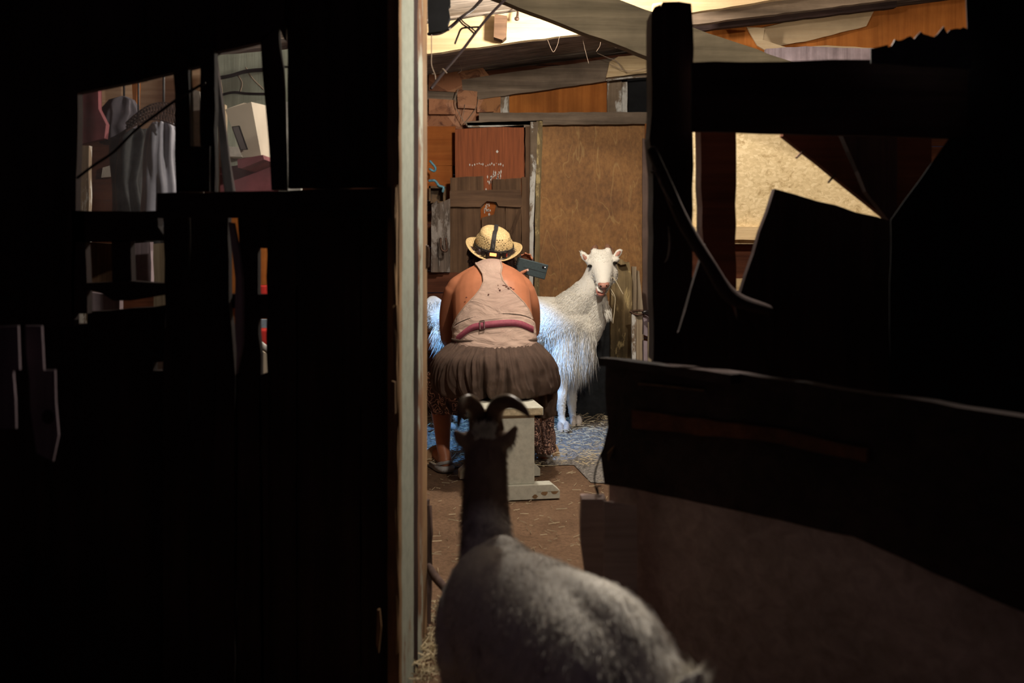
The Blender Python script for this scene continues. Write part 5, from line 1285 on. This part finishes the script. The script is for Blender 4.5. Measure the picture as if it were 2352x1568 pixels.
for pts, lab in ((((1404, 634, 5.86), (1413, 643, 5.85), (1420, 655, 5.84), (1427, 668, 5.83), (1431, 675, 5.83)), 'upper pale straw hanging beside the white goat cheek'),
            (((1400, 660, 5.86), (1408, 672, 5.84), (1413, 684, 5.84), (1412, 705, 5.84), (1408, 742, 5.84)), 'long pale straw dangling below the white goat cheek'),
            (((1402, 665, 5.87), (1405, 674, 5.86), (1410, 680, 5.85)), 'short pale straw by the white goat jaw')):
    tube('straw_stalk', [P(*p) for p in pts], .0028, M_straw, sides=5, label=lab, cat='straw')

# ------------------------------------------------------------------ the near goat, seen from behind
ng = empty('goat', (.08, 1.65, 0), 'pale horned goat in the foreground with its back to us, facing the doorway', 'goat')
def near_goat():
    bm = bmesh.new(); rr = []
    # trunk: centres lie below the spine
    add_tube(bm, [(-.052, 1.98, .46), (-.045, 1.90, .455), (-.005, 1.80, .465), (.045, 1.70, .475), (.085, 1.60, .485), (.120, 1.50, .50), (.150, 1.40, .505), (.175, 1.33, .505), (.19, 1.29, .50)],
             [(.06, .09), (.085, .125), (.10, .135), (.108, .138), (.110, .138), (.102, .128), (.092, .118), (.07, .095), (.045, .06)], 28, 6, hint=Vector((0, 0, 1)))
    add_tube(bm, [(-.030, 1.93, .545), (-.018, 1.88, .562), (.01, 1.80, .565), (.06, 1.68, .578), (.105, 1.56, .602), (.150, 1.44, .610), (.180, 1.36, .595), (.205, 1.30, .575)], [.032, .038, .036, .032, .034, .040, .036, .025], 18, 6)
    add_tube(bm, [(-.088, 1.97, .50), (-.108, 1.92, .44), (-.112, 1.89, .36)], [(.03, .05), (.038, .06), (.03, .05)], 18, 5)
    # neck and head
    add_tube(bm, [(-.050, 1.94, .50), (-.052, 1.985, .570), (-.054, 2.02, .63), (-.054, 2.045, .685), (-.056, 2.07, .725)], [(.053, .07), (.050, .058), (.046, .050), (.044, .044), (.044, .040)], 22, 6)
    add_tube(bm, [(-.056, 2.065, .738), (-.056, 2.12, .735), (-.056, 2.18, .705), (-.056, 2.24, .665)], [(.043, .036), (.041, .042), (.031, .034), (.022, .022)], 20, 5)
    for x0, x1, z1 in ((-.084, -.118, .768), (-.026, .008, .776)):
        add_tube(bm, [(x0, 2.07, .748), ((x0 + x1) / 2, 2.05, .746), (x1, 2.035, z1)], [(.018, .016), (.016, .022), (.006, .009)], 12, 4)
    # legs
    for x, y, z in ((-.10, 1.93, .42), (.02, 1.93, .42), (.09, 1.40, .42), (.215, 1.38, .42)):
        add_tube(bm, [(x, y, z), (x, y, .26), (x, y - (.04 if y < 1.6 else 0), .17), (x, y, .05), (x, y + .02, .02)], [.05, .032, .02, .015, .022], 12, 5)
    # tail, carried up
    add_tube(bm, [(.200, 1.28, .56), (.212, 1.24, .585), (.217, 1.19, .625), (.223, 1.165, .650)], [(.018, .016), (.022, .014), (.018, .010), (.003, .003)], 12, 5)
    return remesh(bm, .0065, 4)
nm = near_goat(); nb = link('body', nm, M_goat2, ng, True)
for pts in (((1098, 988, 2.08), (1096, 958, 2.07), (1088, 934, 2.04), (1074, 922, 2.00), (1062, 932, 1.97), (1056, 955, 1.95), (1052, 982, 1.94)),
            ((1137, 988, 2.08), (1133, 958, 2.07), (1143, 932, 2.04), (1164, 922, 2.00), (1188, 929, 1.97), (1206, 944, 1.95), (1216, 957, 1.94))):
    bm = bmesh.new(); add_tube(bm, [P(*p) for p in pts], [(.020, .017), (.0195, .016), (.018, .015), (.0155, .012), (.011, .008), (.007, .005), (.002, .002)], 16, 7); from_bm('horn', bm, M_horn, nb, True)
for x, y in ((-.10, 1.95), (.02, 1.95), (.09, 1.42), (.215, 1.40)):
    bm = bmesh.new(); add_tube(bm, [(x, y, .03), (x, y + .012, .012)], [.02, .022], 10, 3); from_bm('hoof', bm, M_hoof, nb, True)
def ndir(p, n):
    d = np.tile(np.array([[.28, -.70, -.35]]), (len(p), 1)); up = (p[:, 1] > 1.98); d[up] = np.array([0, -.5, -.8]); return d + n * .28
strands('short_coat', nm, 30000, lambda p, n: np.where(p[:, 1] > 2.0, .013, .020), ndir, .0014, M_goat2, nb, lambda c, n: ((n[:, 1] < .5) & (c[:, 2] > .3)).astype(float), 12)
V = []; Fc = []
for i in range(260):
    a = Vector((.217 + rn.uniform(-.012, .012), 1.20 + rn.uniform(-.03, .03), .60 + rn.uniform(-.02, .03))); b = a + Vector((rn.uniform(-.02, .03), rn.uniform(-.02, .0), rn.uniform(.01, .03))); lock(a, b, .0016)
mesh_raw('tail_tuft', V, Fc, M_goat, nb); V = []; Fc = []
for i in range(420):
    a = Vector((-.056 + rn.uniform(-.020, .020), 2.045 + rn.uniform(-.01, .01), .758 + rn.uniform(-.010, .018))); b = a + Vector((rn.uniform(-.006, .006), rn.uniform(-.02, .0), rn.uniform(.006, .020))); lock(a, b, .0022)
mesh_raw('forelock', V, Fc, M_goat, nb)
